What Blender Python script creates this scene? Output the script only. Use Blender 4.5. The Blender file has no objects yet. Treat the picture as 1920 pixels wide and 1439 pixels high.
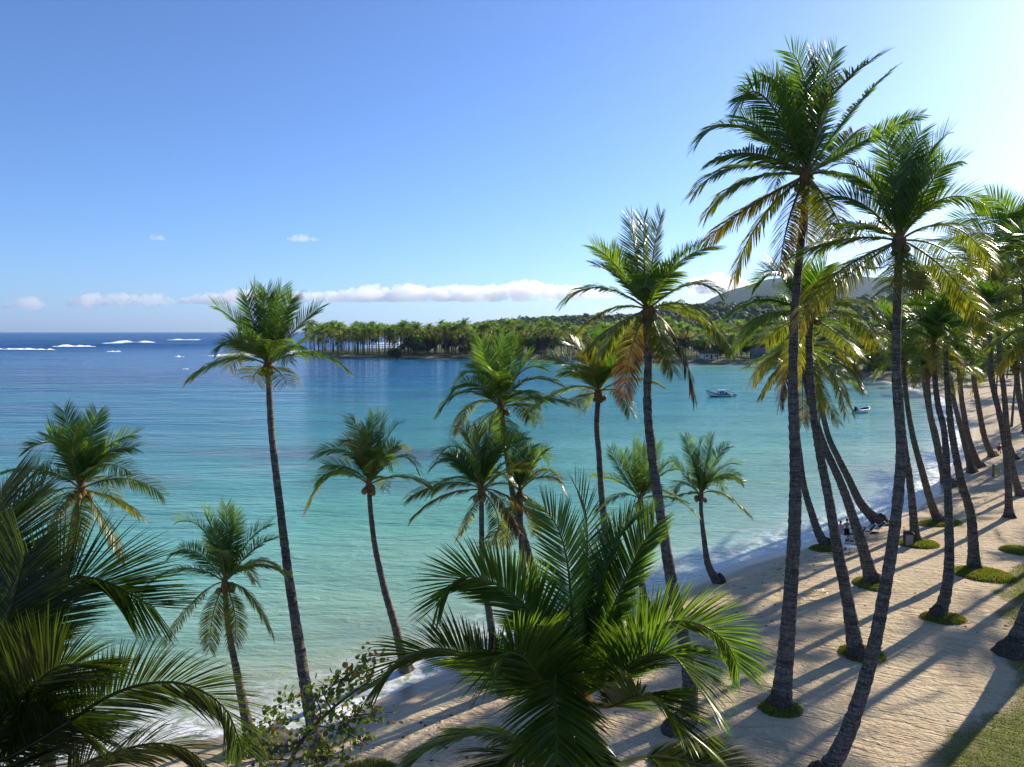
import bpy, bmesh, math, random
import numpy as np
from mathutils import Vector, Matrix, noise as mnoise

random.seed(7)
RNG = np.random.default_rng(11)
R = math.radians
scene = bpy.context.scene
COL = scene.collection

# ------------------------------------------------------------------ camera
FOC, CX, CY = 1400.0, 960.0, 719.5          # focal length and centre in photograph pixels
CAM_Z = 16.0
PITCH = math.atan(97.5 / FOC)
cam_data = bpy.data.cameras.new("camera")
cam = bpy.data.objects.new("camera", cam_data)
COL.objects.link(cam)
cam.location = (0, 0, CAM_Z)
cam.rotation_euler = (math.pi / 2 - PITCH, 0, 0)
cam_data.sensor_width = 36.0
cam_data.lens = FOC / 1920.0 * 36.0
cam_data.clip_start = 0.2
cam_data.clip_end = 60000
scene.camera = cam

# ------------------------------------------------------------------ sky and sun
SUN_EL, SUN_AZ = R(24.0), R(47.0)           # azimuth measured from the view direction to the right
w = bpy.data.worlds.new("World")
scene.world = w
w.use_nodes = True
nt = w.node_tree
bg = nt.nodes['Background']
sky = nt.nodes.new('ShaderNodeTexSky')
sky.sky_type = 'NISHITA'
sky.sun_disc = False
sky.sun_elevation = SUN_EL
sky.sun_rotation = SUN_AZ
sky.altitude = 1000
sky.air_density = 1.0
sky.dust_density = 1.2
sky.ozone_density = 9.0
hs = nt.nodes.new('ShaderNodeHueSaturation')
hs.inputs['Saturation'].default_value = 0.96
wb = nt.nodes.new('ShaderNodeMix'); wb.data_type = 'RGBA'; wb.blend_type = 'MULTIPLY'
wb.inputs[0].default_value = 1.0; wb.inputs[7].default_value = (1.03, 0.972, 1.0, 1)
nt.links.new(sky.outputs[0], hs.inputs['Color'])
nt.links.new(hs.outputs[0], wb.inputs[6])
nt.links.new(wb.outputs[2], bg.inputs['Color'])
bg.inputs['Strength'].default_value = 0.118

sd_ = bpy.data.lights.new("sun", 'SUN')
sd_.energy = 5.0
sd_.angle = R(0.53)
sd_.color = (1.0, 0.89, 0.72)
sun = bpy.data.objects.new("sun", sd_)
COL.objects.link(sun)
SUNV = Vector((math.sin(SUN_AZ) * math.cos(SUN_EL), math.cos(SUN_AZ) * math.cos(SUN_EL), math.sin(SUN_EL)))
sun.rotation_euler = (-SUNV).to_track_quat('-Z', 'Y').to_euler()

scene.view_settings.view_transform = 'Standard'
scene.view_settings.look = 'None'
scene.view_settings.gamma = 1.0
scene.view_settings.exposure = 0.68
scene.view_settings.use_curve_mapping = False
scene.render.engine = 'CYCLES'
cy = scene.cycles
cy.use_denoising = True
cy.max_bounces = 10
cy.transparent_max_bounces = 8
cy.diffuse_bounces = 3
cy.glossy_bounces = 2
cy.transmission_bounces = 4
cy.volume_bounces = 8
cy.sample_clamp_indirect = 6.0
cy.caustics_reflective = False
cy.caustics_refractive = False

# ------------------------------------------------------------------ helpers: places
SP, CP = math.sin(PITCH), math.cos(PITCH)

def ray(px, py):
    a = (px - CX) / FOC; b = -(py - CY) / FOC
    return np.array([a, CP + b * SP, -SP + b * CP])

def at(px, py, Y):
    """the point of the place seen at a photograph pixel, Y metres ahead"""
    d = ray(px, py)
    return np.array([0, 0, CAM_Z]) + d * (Y / d[1])

def ground(px, py, z=0.0):
    d = ray(px, py)
    return np.array([0, 0, CAM_Z]) + d * ((z - CAM_Z) / d[2])

def link(o, parent=None):
    COL.objects.link(o)
    if parent is not None:
        o.parent = parent
    return o

def tag(o, label=None, cat=None, group=None, kind=None):
    if label: o['label'] = label
    if cat: o['category'] = cat
    if group: o['group'] = group
    if kind: o['kind'] = kind
    return o

def empty(name, loc):
    o = bpy.data.objects.new(name, None)
    o.empty_display_size = 0.3
    o.location = Vector(loc)
    return link(o)

def mesh_np(name, V, F, mat=None, smooth=True, cols=None, attrs=None):
    """V (n,3) array, F list of (m,k) index arrays"""
    me = bpy.data.meshes.new(name)
    if not isinstance(F, (list, tuple)): F = [F]
    F = [f for f in F if len(f)]
    nl = sum(f.size for f in F); nf = sum(len(f) for f in F)
    me.vertices.add(len(V)); me.loops.add(nl); me.polygons.add(nf)
    me.vertices.foreach_set('co', np.ascontiguousarray(V, dtype=np.float32).ravel())
    me.loops.foreach_set('vertex_index', np.concatenate([f.ravel() for f in F]).astype(np.int32))
    tot = np.concatenate([np.full(len(f), f.shape[1]) for f in F])
    st = np.concatenate([[0], np.cumsum(tot)[:-1]])
    me.polygons.foreach_set('loop_start', st.astype(np.int32))
    me.polygons.foreach_set('loop_total', tot.astype(np.int32))
    me.update(calc_edges=True)
    if smooth:
        me.polygons.foreach_set('use_smooth', np.ones(nf, dtype=bool))
    if cols is not None:
        ca = me.color_attributes.new('col', 'FLOAT_COLOR', 'POINT')
        c4 = np.ones((len(V), 4), dtype=np.float32); c4[:, :3] = cols
        ca.data.foreach_set('color', c4.ravel())
    for k, a in (attrs or {}).items():
        at_ = me.attributes.new(k, 'FLOAT', 'POINT')
        at_.data.foreach_set('value', np.asarray(a, dtype=np.float32).ravel())
    if mat: me.materials.append(mat)
    me.validate()
    return me

def obj(name, me, parent=None, loc=None):
    o = bpy.data.objects.new(name, me)
    if loc is not None: o.location = Vector(loc)
    return link(o, parent)

class MB:
    """collects boxes, tubes and loose shapes into one mesh"""
    def __init__(s): s.V = []; s.F = []; s.n = 0
    def add(s, V, F):
        s.V.append(np.asarray(V, float)); s.F.extend([tuple(int(i) + s.n for i in f) for f in F]); s.n += len(V)
    def box(s, c, size, rz=0.0, rx=0.0, ry=0.0, taper=1.0):
        hx, hy, hz = [v / 2 for v in size]
        P = [(-hx, -hy, -hz), (hx, -hy, -hz), (hx, hy, -hz), (-hx, hy, -hz)]
        P += [(x * taper, y * taper, -z) for x, y, z in P]
        M = Matrix.Translation(c) @ Matrix.Rotation(rz, 4, 'Z') @ Matrix.Rotation(ry, 4, 'Y') @ Matrix.Rotation(rx, 4, 'X')
        s.add([tuple(M @ Vector(p)) for p in P], [(0, 3, 2, 1), (4, 5, 6, 7), (0, 1, 5, 4), (1, 2, 6, 5), (2, 3, 7, 6), (3, 0, 4, 7)])
    def tube(s, pts, rad, k=8, cap=True):
        V, F = tube_arr(np.array(pts, float), rad, k)
        F = [tuple(f) for f in F]
        if cap:
            F.append(tuple(range(k - 1, -1, -1))); F.append(tuple(range(len(V) - k, len(V))))
        s.add(V, F)
    def build(s, name, mat, parent=None, smooth=False, loc=None):
        me = bpy.data.meshes.new(name)
        me.from_pydata(np.concatenate(s.V).tolist(), [], s.F)
        if smooth: me.polygons.foreach_set('use_smooth', [True] * len(me.polygons))
        me.materials.append(mat); me.update()
        return obj(name, me, parent, loc)

def tube_arr(P, rad, k=8):
    n = len(P)
    rad = np.broadcast_to(np.asarray(rad, float), (n,))
    T = np.gradient(P, axis=0); T /= np.linalg.norm(T, axis=1)[:, None] + 1e-12
    ref = np.array([0.0, 1.0, 0.0]) if abs(T[:, 1].mean()) < 0.8 else np.array([1.0, 0, 0])
    A = np.cross(T, ref); A /= np.linalg.norm(A, axis=1)[:, None] + 1e-12
    B = np.cross(T, A)
    th = np.arange(k) / k * 2 * math.pi
    V = P[:, None, :] + rad[:, None, None] * (np.cos(th)[None, :, None] * A[:, None, :] + np.sin(th)[None, :, None] * B[:, None, :])
    i = np.arange(n - 1)[:, None] * k; j = np.arange(k)[None, :]; j2 = (np.arange(k) + 1) % k
    F = np.stack([i + j, i + j2[None, :], i + k + j2[None, :], i + k + j], -1).reshape(-1, 4)
    return V.reshape(-1, 3), F

def spline(P, n):
    """Catmull-Rom through the points, n samples evenly by parameter"""
    P = np.array(P, float)
    if len(P) == 3:
        c = 2 * P[1] - (P[0] + P[2]) / 2
        t = np.linspace(0, 1, n)[:, None]
        return (1 - t) ** 2 * P[0] + 2 * t * (1 - t) * c + t * t * P[2]
    if len(P) == 2:
        t = np.linspace(0, 1, n)[:, None]; return P[0] * (1 - t) + P[1] * t
    Q = np.vstack([2 * P[0] - P[1], P, 2 * P[-1] - P[-2]])
    d = np.concatenate([[0], np.cumsum(np.linalg.norm(np.diff(P, axis=0), axis=1))])
    u = np.interp(np.linspace(0, d[-1], n), d, np.arange(len(P)))
    i = np.minimum(u.astype(int), len(P) - 2); f = (u - i)[:, None]
    p0, p1, p2, p3 = Q[i], Q[i + 1], Q[i + 2], Q[i + 3]
    return 0.5 * ((2 * p1) + (-p0 + p2) * f + (2 * p0 - 5 * p1 + 4 * p2 - p3) * f ** 2 + (-p0 + 3 * p1 - 3 * p2 + p3) * f ** 3)

def smooth01(x):
    x = np.clip(x, 0, 1); return x * x * (3 - 2 * x)

_perm = np.random.default_rng(3).random((256, 256))
def vnoise(x, y):
    xi = np.floor(x).astype(int); yi = np.floor(y).astype(int)
    fx = smooth01(x - xi); fy = smooth01(y - yi)
    a = _perm[xi & 255, yi & 255]; b = _perm[(xi + 1) & 255, yi & 255]
    c = _perm[xi & 255, (yi + 1) & 255]; d = _perm[(xi + 1) & 255, (yi + 1) & 255]
    return (a * (1 - fx) + b * fx) * (1 - fy) + (c * (1 - fx) + d * fx) * fy - 0.5
def fbm(x, y, o=4):
    s = 0; a = 1.0
    for k in range(o):
        s = s + a * vnoise(x * 2 ** k + 17 * k, y * 2 ** k + 5 * k); a *= 0.5
    return s

# ------------------------------------------------------------------ helpers: materials
class NT:
    def __init__(s, name):
        s.m = bpy.data.materials.new(name); s.m.use_nodes = True
        s.t = s.m.node_tree; s.N = s.t.nodes; s.L = s.t.links
        s.bsdf = s.N['Principled BSDF']; s.out = s.N['Material Output']
    def n(s, kind, **kw):
        nd = s.N.new('ShaderNode' + kind)
        for k, v in kw.items():
            if k.startswith('i_'):
                nd.inputs[k[2:]].default_value = v
            else: setattr(nd, k, v)
        return nd
    def set(s, sock, v):
        if isinstance(v, bpy.types.NodeSocket): s.L.new(v, sock)
        else: sock.default_value = v
    def math(s, op, a, b=0.0, c=None, clamp=False):
        nd = s.N.new('ShaderNodeMath'); nd.operation = op; nd.use_clamp = clamp
        s.set(nd.inputs[0], a); s.set(nd.inputs[1], b)
        if c is not None: s.set(nd.inputs[2], c)
        return nd.outputs[0]
    def mix(s, f, a, b):
        nd = s.N.new('ShaderNodeMix'); nd.data_type = 'RGBA'
        s.set(nd.inputs[0], f); s.set(nd.inputs[6], a); s.set(nd.inputs[7], b)
        return nd.outputs[2]
    def mul(s, a, b):
        nd = s.N.new('ShaderNodeMix'); nd.data_type = 'RGBA'; nd.blend_type = 'MULTIPLY'
        nd.inputs[0].default_value = 1.0
        s.set(nd.inputs[6], a); s.set(nd.inputs[7], b); return nd.outputs[2]
    def noise(s, scale, detail=4.0, vec=None, rough=0.55, dist=0.0, dim='3D'):
        nd = s.N.new('ShaderNodeTexNoise')
        nd.inputs['Scale'].default_value = scale; nd.inputs['Detail'].default_value = detail
        nd.inputs['Roughness'].default_value = rough; nd.inputs['Distortion'].default_value = dist
        if vec is not None: s.L.new(vec, nd.inputs['Vector'])
        return nd.outputs['Fac']
    def pos(s):
        return s.n('NewGeometry').outputs['Position']
    def mapping(s, vec, scale=(1, 1, 1), rot=(0, 0, 0), loc=(0, 0, 0)):
        nd = s.N.new('ShaderNodeMapping'); s.L.new(vec, nd.inputs['Vector'])
        nd.inputs['Scale'].default_value = scale; nd.inputs['Rotation'].default_value = rot; nd.inputs['Location'].default_value = loc
        return nd.outputs[0]
    def ramp(s, f, stops, interp='LINEAR'):
        nd = s.N.new('ShaderNodeValToRGB'); s.set(nd.inputs[0], f)
        cr = nd.color_ramp; cr.interpolation = interp
        while len(cr.elements) < len(stops): cr.elements.new(0.5)
        for e, (p, c) in zip(cr.elements, stops):
            e.position = p; e.color = (*c, 1) if len(c) == 3 else c
        return nd.outputs[0]
    def rng(s, v, a, b, c=0.0, d=1.0):
        nd = s.N.new('ShaderNodeMapRange'); s.set(nd.inputs[0], v)
        for i, x in enumerate((a, b, c, d)): nd.inputs[i + 1].default_value = x
        return nd.outputs[0]
    def attr(s, name, out='Fac'):
        nd = s.N.new('ShaderNodeAttribute'); nd.attribute_name = name; return nd.outputs[out]
    def bump(s, h, strength=0.5, dist=0.1, normal=None):
        nd = s.N.new('ShaderNodeBump'); s.set(nd.inputs['Height'], h)
        nd.inputs['Strength'].default_value = strength
        s.set(nd.inputs['Distance'], dist)
        if normal is not None: s.L.new(normal, nd.inputs['Normal'])
        return nd.outputs[0]

def plain(name, col, rough=0.6, spec=0.3, var=0.15, scale=6.0, bump=0.0):
    q = NT(name)
    n = q.noise(scale, 3)
    c = q.mix(q.rng(n, .3, .7), tuple(v * (1 - var) for v in col) + (1,), tuple(min(1, v * (1 + var)) for v in col) + (1,))
    q.L.new(c, q.bsdf.inputs['Base Color'])
    q.bsdf.inputs['Roughness'].default_value = rough
    q.bsdf.inputs['Specular IOR Level'].default_value = spec
    if bump: q.L.new(q.bump(n, 0.6, bump), q.bsdf.inputs['Normal'])
    return q.m

def make_leaf(name, trans=0.44, rough=0.32, boost=(2.5, 2.8, 0.95), spec=0.5):
    q = NT(name)
    a = q.attr('col', 'Color')
    n = q.noise(3.0, 3, q.pos())
    c = q.mul(a, q.ramp(n, [(0.25, (0.75, 0.78, 0.75)), (0.75, (1.25, 1.2, 1.2))]))
    q.L.new(c, q.bsdf.inputs['Base Color'])
    q.bsdf.inputs['Roughness'].default_value = rough
    q.bsdf.inputs['Specular IOR Level'].default_value = spec
    tr = q.n('BsdfTranslucent')
    q.L.new(q.mul(c, (*boost, 1)), tr.inputs['Color'])
    mx = q.n('MixShader'); mx.inputs[0].default_value = trans
    q.L.new(q.bsdf.outputs[0], mx.inputs[1]); q.L.new(tr.outputs[0], mx.inputs[2])
    q.L.new(mx.outputs[0], q.out.inputs['Surface'])
    return q.m

M = {}
M['leaf'] = make_leaf('palm_leaf')
M['leaf_far'] = make_leaf('palm_leaf_far', 0.42, 0.5, (2.4, 2.4, 0.9))
M['broadleaf'] = make_leaf('broad_leaf', 0.30, 0.65, (2.0, 2.2, 0.9), 0.15)
M['grape_leaf'] = make_leaf('sea_grape_leaf', 0.4, 0.4, (2.4, 2.2, 0.8))
M['grass'] = make_leaf('grass_blade', 0.35, 0.6, (1.8, 1.8, 0.8))

def make_trunk():
    q = NT('palm_trunk')
    P = q.pos()
    n = q.noise(9.0, 5, q.mapping(P, (1, 1, 0.35)), 0.65)
    n2 = q.noise(2.2, 3, P)
    rings = q.noise(14.0, 2, q.mapping(P, (0.08, 0.08, 1.0)), 0.5)
    lich = q.noise(16.0, 3, P, 0.5)
    c = q.ramp(n, [(0.3, (0.055, 0.043, 0.035)), (0.6, (0.15, 0.12, 0.098)), (0.8, (0.22, 0.185, 0.155))])
    c = q.mul(c, q.ramp(rings, [(0.38, (0.5, 0.48, 0.48)), (0.58, (1.2, 1.17, 1.14))]))
    c = q.mix(q.rng(lich, 0.60, 0.68, 0, 0.6), c, (0.36, 0.34, 0.30, 1))
    c = q.mix(q.rng(n2, 0.5, 0.72, 0, 0.35), c, (0.085, 0.095, 0.055, 1))
    q.L.new(c, q.bsdf.inputs['Base Color'])
    q.bsdf.inputs['Roughness'].default_value = 0.85
    q.bsdf.inputs['Specular IOR Level'].default_value = 0.2
    h = q.math('ADD', q.math('MULTIPLY', rings, 1.0), q.math('MULTIPLY', n, 0.7))
    q.L.new(q.bump(h, 0.9, 0.06), q.bsdf.inputs['Normal'])
    return q.m
M['trunk'] = make_trunk()
M['root'] = plain('palm_root', (0.075, 0.056, 0.044), 0.95, 0.1, 0.5, 14, 0.06)
M['fiber'] = plain('palm_fibre', (0.17, 0.085, 0.035), 0.9, 0.1, 0.5, 12, 0.03)
M['coconut'] = plain('coconut_husk', (0.16, 0.13, 0.035), 0.5, 0.3, 0.5, 5)
M['farwood'] = plain('far_bark', (0.10, 0.072, 0.052), 0.9, 0.1, 0.3, 1.0)
M['bark'] = plain('bark', (0.09, 0.07, 0.055), 0.9, 0.1, 0.4, 9, 0.02)
M['white'] = plain('white_plastic', (0.78, 0.78, 0.76), 0.4, 0.4, 0.04)
M['navy'] = plain('navy_fabric', (0.028, 0.02, 0.045), 0.8, 0.2, 0.2)
M['darkwood'] = plain('dark_wood', (0.06, 0.045, 0.035), 0.7, 0.2, 0.3, 9)
M['bin_panel'] = plain('bin_panel', (0.30, 0.25, 0.20), 0.8, 0.2, 0.12, 20)
M['skin'] = plain('skin', (0.42, 0.20, 0.12), 0.55, 0.3, 0.1)
M['hair'] = plain('hair', (0.015, 0.011, 0.009), 0.7, 0.3, 0.2)
M['black'] = plain('black_cloth', (0.012, 0.012, 0.014), 0.85, 0.2, 0.2)
M['greycloth'] = plain('grey_cloth', (0.38, 0.40, 0.46), 0.85, 0.2, 0.1)
M['red'] = plain('red_cloth', (0.42, 0.012, 0.025), 0.8, 0.2, 0.15)
M['blue'] = plain('blue_paint', (0.02, 0.07, 0.30), 0.5, 0.4, 0.15)
M['boatwhite'] = plain('boat_white', (0.66, 0.67, 0.68), 0.4, 0.4, 0.12, 2.5)
M['boatdark'] = plain('boat_dark', (0.02, 0.022, 0.05), 0.4, 0.4, 0.2)
M['post'] = plain('weathered_post', (0.30, 0.20, 0.09), 0.85, 0.2, 0.25, 12)
M['rock'] = plain('grey_rock', (0.11, 0.10, 0.095), 0.9, 0.2, 0.4, 2.2, 0.08)
M['wall'] = plain('hut_wall', (0.20, 0.22, 0.25), 0.9, 0.1, 0.15, 1.5)
M['roof'] = plain('thatch', (0.15, 0.10, 0.07), 0.95, 0.1, 0.3, 3.0)
M['debris'] = plain('seaweed', (0.085, 0.055, 0.032), 0.95, 0.1, 0.4, 12)
M['twig'] = plain('dry_frond', (0.42, 0.28, 0.16), 0.8, 0.2, 0.3, 8)
# ------------------------------------------------------------------ the land's outline
_sh = [(100,1432),(300,1400),(400,1385),(496,1371),(575,1366),(615,1358),(653,1346),(706,1314),(750,1296),(850,1250),
 (954,1205),(1080,1165),(1220,1127),(1275,1097),(1325,1080),(1372,1060),(1440,1040),(1497,1022),(1560,1000),(1625,980),
 (1665,962),(1692,955),(1740,927),(1770,888),(1789,868),(1802,840),(1806,805),(1800,785),(1790,762),(1766,745),(1720,730),
 (1671,716),(1617,709),(1576,700),(1500,690),(1454,685),(1400,685),(1300,683),(1200,680),(1000,676),(850,674),(740,673),(640,672),
 (585,670),(560,666),(575,661),(640,659.5),(700,658),(760,654),(810,649),(842,642),(850,637),(870,633.5),(900,631)]
SHORE = np.array([[-400, -300], [-130, -60], [-80, 0], [-35, 19]] + [list(ground(x, y)[:2]) for x, y in _sh] +
                 [[300, 5200], [9000, 7000], [9000, -900], [-400, -900]])

def sdist(x, y):
    """signed distance to the shoreline, positive on land"""
    x = np.asarray(x, float); y = np.asarray(y, float)
    best = np.full(x.shape, 1e18); inside = np.zeros(x.shape, bool)
    n = len(SHORE)
    for i in range(n):
        ax, ay = SHORE[i]; bx, by = SHORE[(i + 1) % n]
        dx, dy = bx - ax, by - ay
        t = np.clip(((x - ax) * dx + (y - ay) * dy) / (dx * dx + dy * dy), 0, 1)
        d = (x - ax - t * dx) ** 2 + (y - ay - t * dy) ** 2
        best = np.minimum(best, d)
        c = ((ay > y) != (by > y))
        if dy != 0:
            inside ^= c & (x < (bx - ax) * (y - ay) / dy + ax)
    return np.where(inside, 1, -1) * np.sqrt(best)

def land_z(x, y, sd=None):
    x = np.asarray(x, float); y = np.asarray(y, float)
    if sd is None: sd = sdist(x, y)
    wob = fbm(x * .25, y * .25, 3)
    s = sd + 0.8 * wob * np.clip(np.abs(sd) / 2, 0.2, 1)
    up = 0.95 * smooth01(s / 9.0) + 0.16 * np.clip(s, 0, 1.5) / 1.5
    up = up + 0.10 * fbm(x * .12, y * .12, 3) * smooth01(s / 8)
    far = smooth01((y - 200) / 60)
    up = up + far * smooth01(s / 3) * 0.9
    dn = np.maximum(s * 0.10, -7.0)
    return np.where(s > 0, up, dn)

def gz(x, y): return float(land_z(np.array([x]), np.array([y]))[0])

def ground_at(px, py):
    z = 0.9
    for _ in range(4):
        p = ground(px, py, z); z = gz(p[0], p[1])
    return np.array([p[0], p[1], z])

def fan_grid(y0, steps, s0, s1, nc, yoff=25.0):
    u = [y0 + yoff]
    for lim, ratio in steps:
        while u[-1] < lim + yoff: u.append(u[-1] * ratio)
    u = np.array(u); s = np.linspace(s0, s1, nc)
    X = u[:, None] * s[None, :]; Y = np.repeat(u[:, None] - yoff, nc, 1)
    i = np.arange(len(u) - 1)[:, None] * nc; j = np.arange(nc - 1)[None, :]
    F = np.stack([i + j, i + j + 1, i + nc + j + 1, i + nc + j], -1).reshape(-1, 4)
    return X.ravel(), Y.ravel(), F

# --- the ground: sand, lawn and far grassland in one sheet
LAWN = np.array([ground_at(*p)[:2] for p in [(1690,1520),(1750,1439),(1762,1395),(1800,1362),(1868,1322),(1906,1262),(1890,1210),(1892,1175),(1886,1140),
       (1880,1095),(1900,1072),(1960,1040)]] + [np.array([120., 60.]), np.array([120., -40.]), np.array([8., -10.])])
def poly_sd(x, y, P):
    best = np.full(x.shape, 1e18); inside = np.zeros(x.shape, bool); n = len(P)
    for i in range(n):
        ax, ay = P[i]; bx, by = P[(i + 1) % n]; dx, dy = bx - ax, by - ay
        t = np.clip(((x - ax) * dx + (y - ay) * dy) / (dx * dx + dy * dy + 1e-9), 0, 1)
        best = np.minimum(best, (x - ax - t * dx) ** 2 + (y - ay - t * dy) ** 2)
        if dy != 0: inside ^= ((ay > y) != (by > y)) & (x < (bx - ax) * (y - ay) / dy + ax)
    return np.where(inside, 1, -1) * np.sqrt(best)

X, Y, F = fan_grid(-20, [(130, 1.0062), (9000, 1.022)], -1.15, 1.9, 560)
sd = sdist(X, Y); Z = land_z(X, Y, sd)
Z = Z + 0.02 * fbm(X * 2.0, Y * 2.0, 3) * (sd > 2.5) * (Y < 150)
lawn = smooth01((poly_sd(X, Y, LAWN) + 0.9 * fbm(X * .8, Y * .8, 3)) / 0.9 * 0.5 + 0.5)
farg = smooth01((Y - 225) / 40) * smooth01((sd - 1.2) / 2)
inl = smooth01((sd - 34 + 8 * fbm(X * .08, Y * .08, 3)) / 8)
me = mesh_np('ground', np.stack([X, Y, Z], 1), F, attrs={'sd': np.clip(sd, -50, 200), 'lawn': lawn, 'farg': np.maximum(farg, inl), 'farm': smooth01((Y - 300) / 40) * (X < 175)})

q = NT('sand_and_grass')
P = q.pos()
sdn = q.attr('sd')
n1 = q.noise(0.35, 5, P); n2 = q.noise(7.0, 4, P); n3 = q.noise(45.0, 2, P)
sand = q.ramp(n1, [(0.3, (0.51, 0.395, 0.25)), (0.7, (0.63, 0.51, 0.335))])
sand = q.mul(sand, q.ramp(n2, [(0.3, (0.86, 0.85, 0.84)), (0.7, (1.1, 1.09, 1.08))]))
sand = q.mul(sand, q.ramp(n3, [(0.3, (0.85, 0.85, 0.85)), (0.7, (1.12, 1.12, 1.12))]))
# scattered litter and weed
lit = q.math('MULTIPLY', q.rng(q.noise(11.0, 3, P, 0.7), 0.66, 0.72), q.rng(q.noise(0.5, 2, P), 0.42, 0.6))
sand = q.mix(q.math('MULTIPLY', lit, 0.75), sand, (0.13, 0.085, 0.05, 1))
weedband = q.math('MULTIPLY', q.rng(sdn, 2.0, 3.4), q.rng(sdn, 8.5, 5.0))
weed = q.math('MULTIPLY', weedband, q.rng(q.noise(1.6, 5, P, 0.7), 0.50, 0.64))
sand = q.mix(q.math('MULTIPLY', weed, 0.45), sand, (0.20, 0.12, 0.06, 1))
wet = q.rng(q.math('ADD', sdn, q.math('MULTIPLY', n1, 0.8)), 2.3, 1.3)
sand = q.mix(q.math('MULTIPLY', wet, 0.75), sand, (0.24, 0.185, 0.14, 1))
g1 = q.noise(1.2, 4, P); g2 = q.noise(22.0, 3, P)
gr = q.ramp(g1, [(0.3, (0.085, 0.105, 0.018)), (0.55, (0.125, 0.135, 0.03)), (0.75, (0.19, 0.17, 0.055))])
gr = q.mul(gr, q.ramp(g2, [(0.3, (0.65, 0.65, 0.6)), (0.7, (1.3, 1.3, 1.2))]))
fg = q.ramp(q.noise(0.06, 5, P), [(0.35, (0.05, 0.065, 0.02)), (0.6, (0.11, 0.14, 0.035)), (0.75, (0.16, 0.14, 0.06))])
lawnm = q.math('MULTIPLY', q.attr('lawn'), q.rng(q.math('ADD', g2, q.attr('lawn')), 0.75, 1.15))
c = q.mix(lawnm, sand, gr)
c = q.mix(q.attr('farg'), c, fg)
farm = q.attr('farm')
c = q.mix(q.math('MULTIPLY', farm, q.rng(q.math('ADD', sdn, q.math('MULTIPLY', n1, 4)), 5.5, 3.5)), c, (0.028, 0.024, 0.02, 1))
c = q.mix(q.rng(sdn, 0.0, -2.5), c, (0.30, 0.27, 0.18, 1))
q.L.new(c, q.bsdf.inputs['Base Color'])
q.L.new(q.rng(wet, 0, 1, 0.95, 0.35), q.bsdf.inputs['Roughness'])
q.bsdf.inputs['Specular IOR Level'].default_value = 0.25
# raked furrows, footprints, grain
def streak(rot, sx, sy, sc, dist=0.6):
    return q.noise(sc, 3, q.mapping(q.mapping(P, (1, 1, 1), (0, 0, rot)), (sx, sy, 1)), 0.6, dist)
s1 = streak(R(28), 0.13, 1.0, 2.3, 0.25); s2 = streak(R(6), 0.13, 1.0, 2.7, 0.3); s3 = streak(R(52), 0.12, 1.0, 2.0, 0.3)
rak1 = q.rng(s1, 0.40, 0.47); rak2 = q.rng(s2, 0.39, 0.46); rak3 = q.rng(s3, 0.38, 0.44)
sel = q.noise(0.22, 2, P)
rk = q.math('MINIMUM', q.math('MINIMUM', q.math('MAXIMUM', rak1, q.rng(sel, .5, .42)), q.math('MAXIMUM', rak2, q.rng(sel, .42, .5))), q.math('MAXIMUM', rak3, q.rng(sel, .62, .54)))
foot = q.noise(3.6, 4, P, 0.6)
fine = q.noise(12.0, 3, q.mapping(P, (0.4, 1, 1), (0, 0, R(22))), 0.6)
hgt = q.math('ADD', q.math('MULTIPLY', rk, 1.2), q.math('ADD', q.math('MULTIPLY', foot, 1.3), q.math('MULTIPLY', fine, 0.55)))
dry = q.math('MULTIPLY', q.rng(sdn, 2.0, 4.5), q.rng(lawnm, 0, 1, 1, 0.35))
hgt = q.math('MULTIPLY', hgt, q.math('MAXIMUM', dry, 0.06))
q.L.new(q.bump(hgt, 1.0, 0.09), q.bsdf.inputs['Normal'])
me.materials.append(q.m)
tag(obj('ground', me), kind='structure')

# --- the sea
X, Y, F = fan_grid(-18, [(60, 1.009), (900, 1.0075), (15000, 1.012)], -1.5, 1.7, 520)
sd = sdist(X, Y)
off = np.clip(-sd, 0, 1e9)
amp = smooth01(off / 30)
ph = (Y + 0.18 * X) + 9 * fbm(X * .012, Y * .02, 3)
sw = np.sin(ph / 3.2) * 0.05 * (0.3 + np.abs(fbm(X * .03, Y * .05, 2)) * 3)
far_amp = smooth01((Y - 230) / 300) * smooth01((1800 - Y) / 900)
ocean = smooth01((-sd - 60) / 300)
ph2 = (Y + 0.10 * X) / 13.0 + 2.4 * fbm(X * .0025, Y * .006, 3)
sw2 = (1 - np.abs(np.sin(ph2 / 2))) ** 2 * 1.1 * (0.4 + 1.6 * np.clip(fbm(X * .002 + 4, Y * .006, 2) + .5, 0, 1))
far2 = np.clip((2500 - Y) / 1800, 0, 1)
Z = amp * sw * smooth01((700 - Y) / 500) + sw2 * far_amp * ocean * 1.4
# small swash rises near the sand
Z = Z + 0.10 * np.exp(-((off - 3.2 - 1.2 * fbm(X * .15, Y * .15, 2)) / 0.55) ** 2) * (Y < 250)
Z = Z + 0.08 * np.exp(-((off - 6.5 - 2.5 * fbm(X * .1 + 9, Y * .1, 2)) / 0.8) ** 2) * (Y < 250)
# surf on the ocean side of the point
b_ = smooth01((Y - 455) / 40) * np.exp(-off / 170.0) * (sd < 0) * smooth01((1500 - Y) / 400) * smooth01((X + 260) / 120)
surf = np.clip(b_ * (0.75 + 1.6 * fbm(X * .01, Y * .03, 4)), 0, 1)
me = mesh_np('sea', np.stack([X, Y, Z], 1), F, attrs={'off': np.clip(off, 0, 3000), 'surf': surf})

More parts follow.
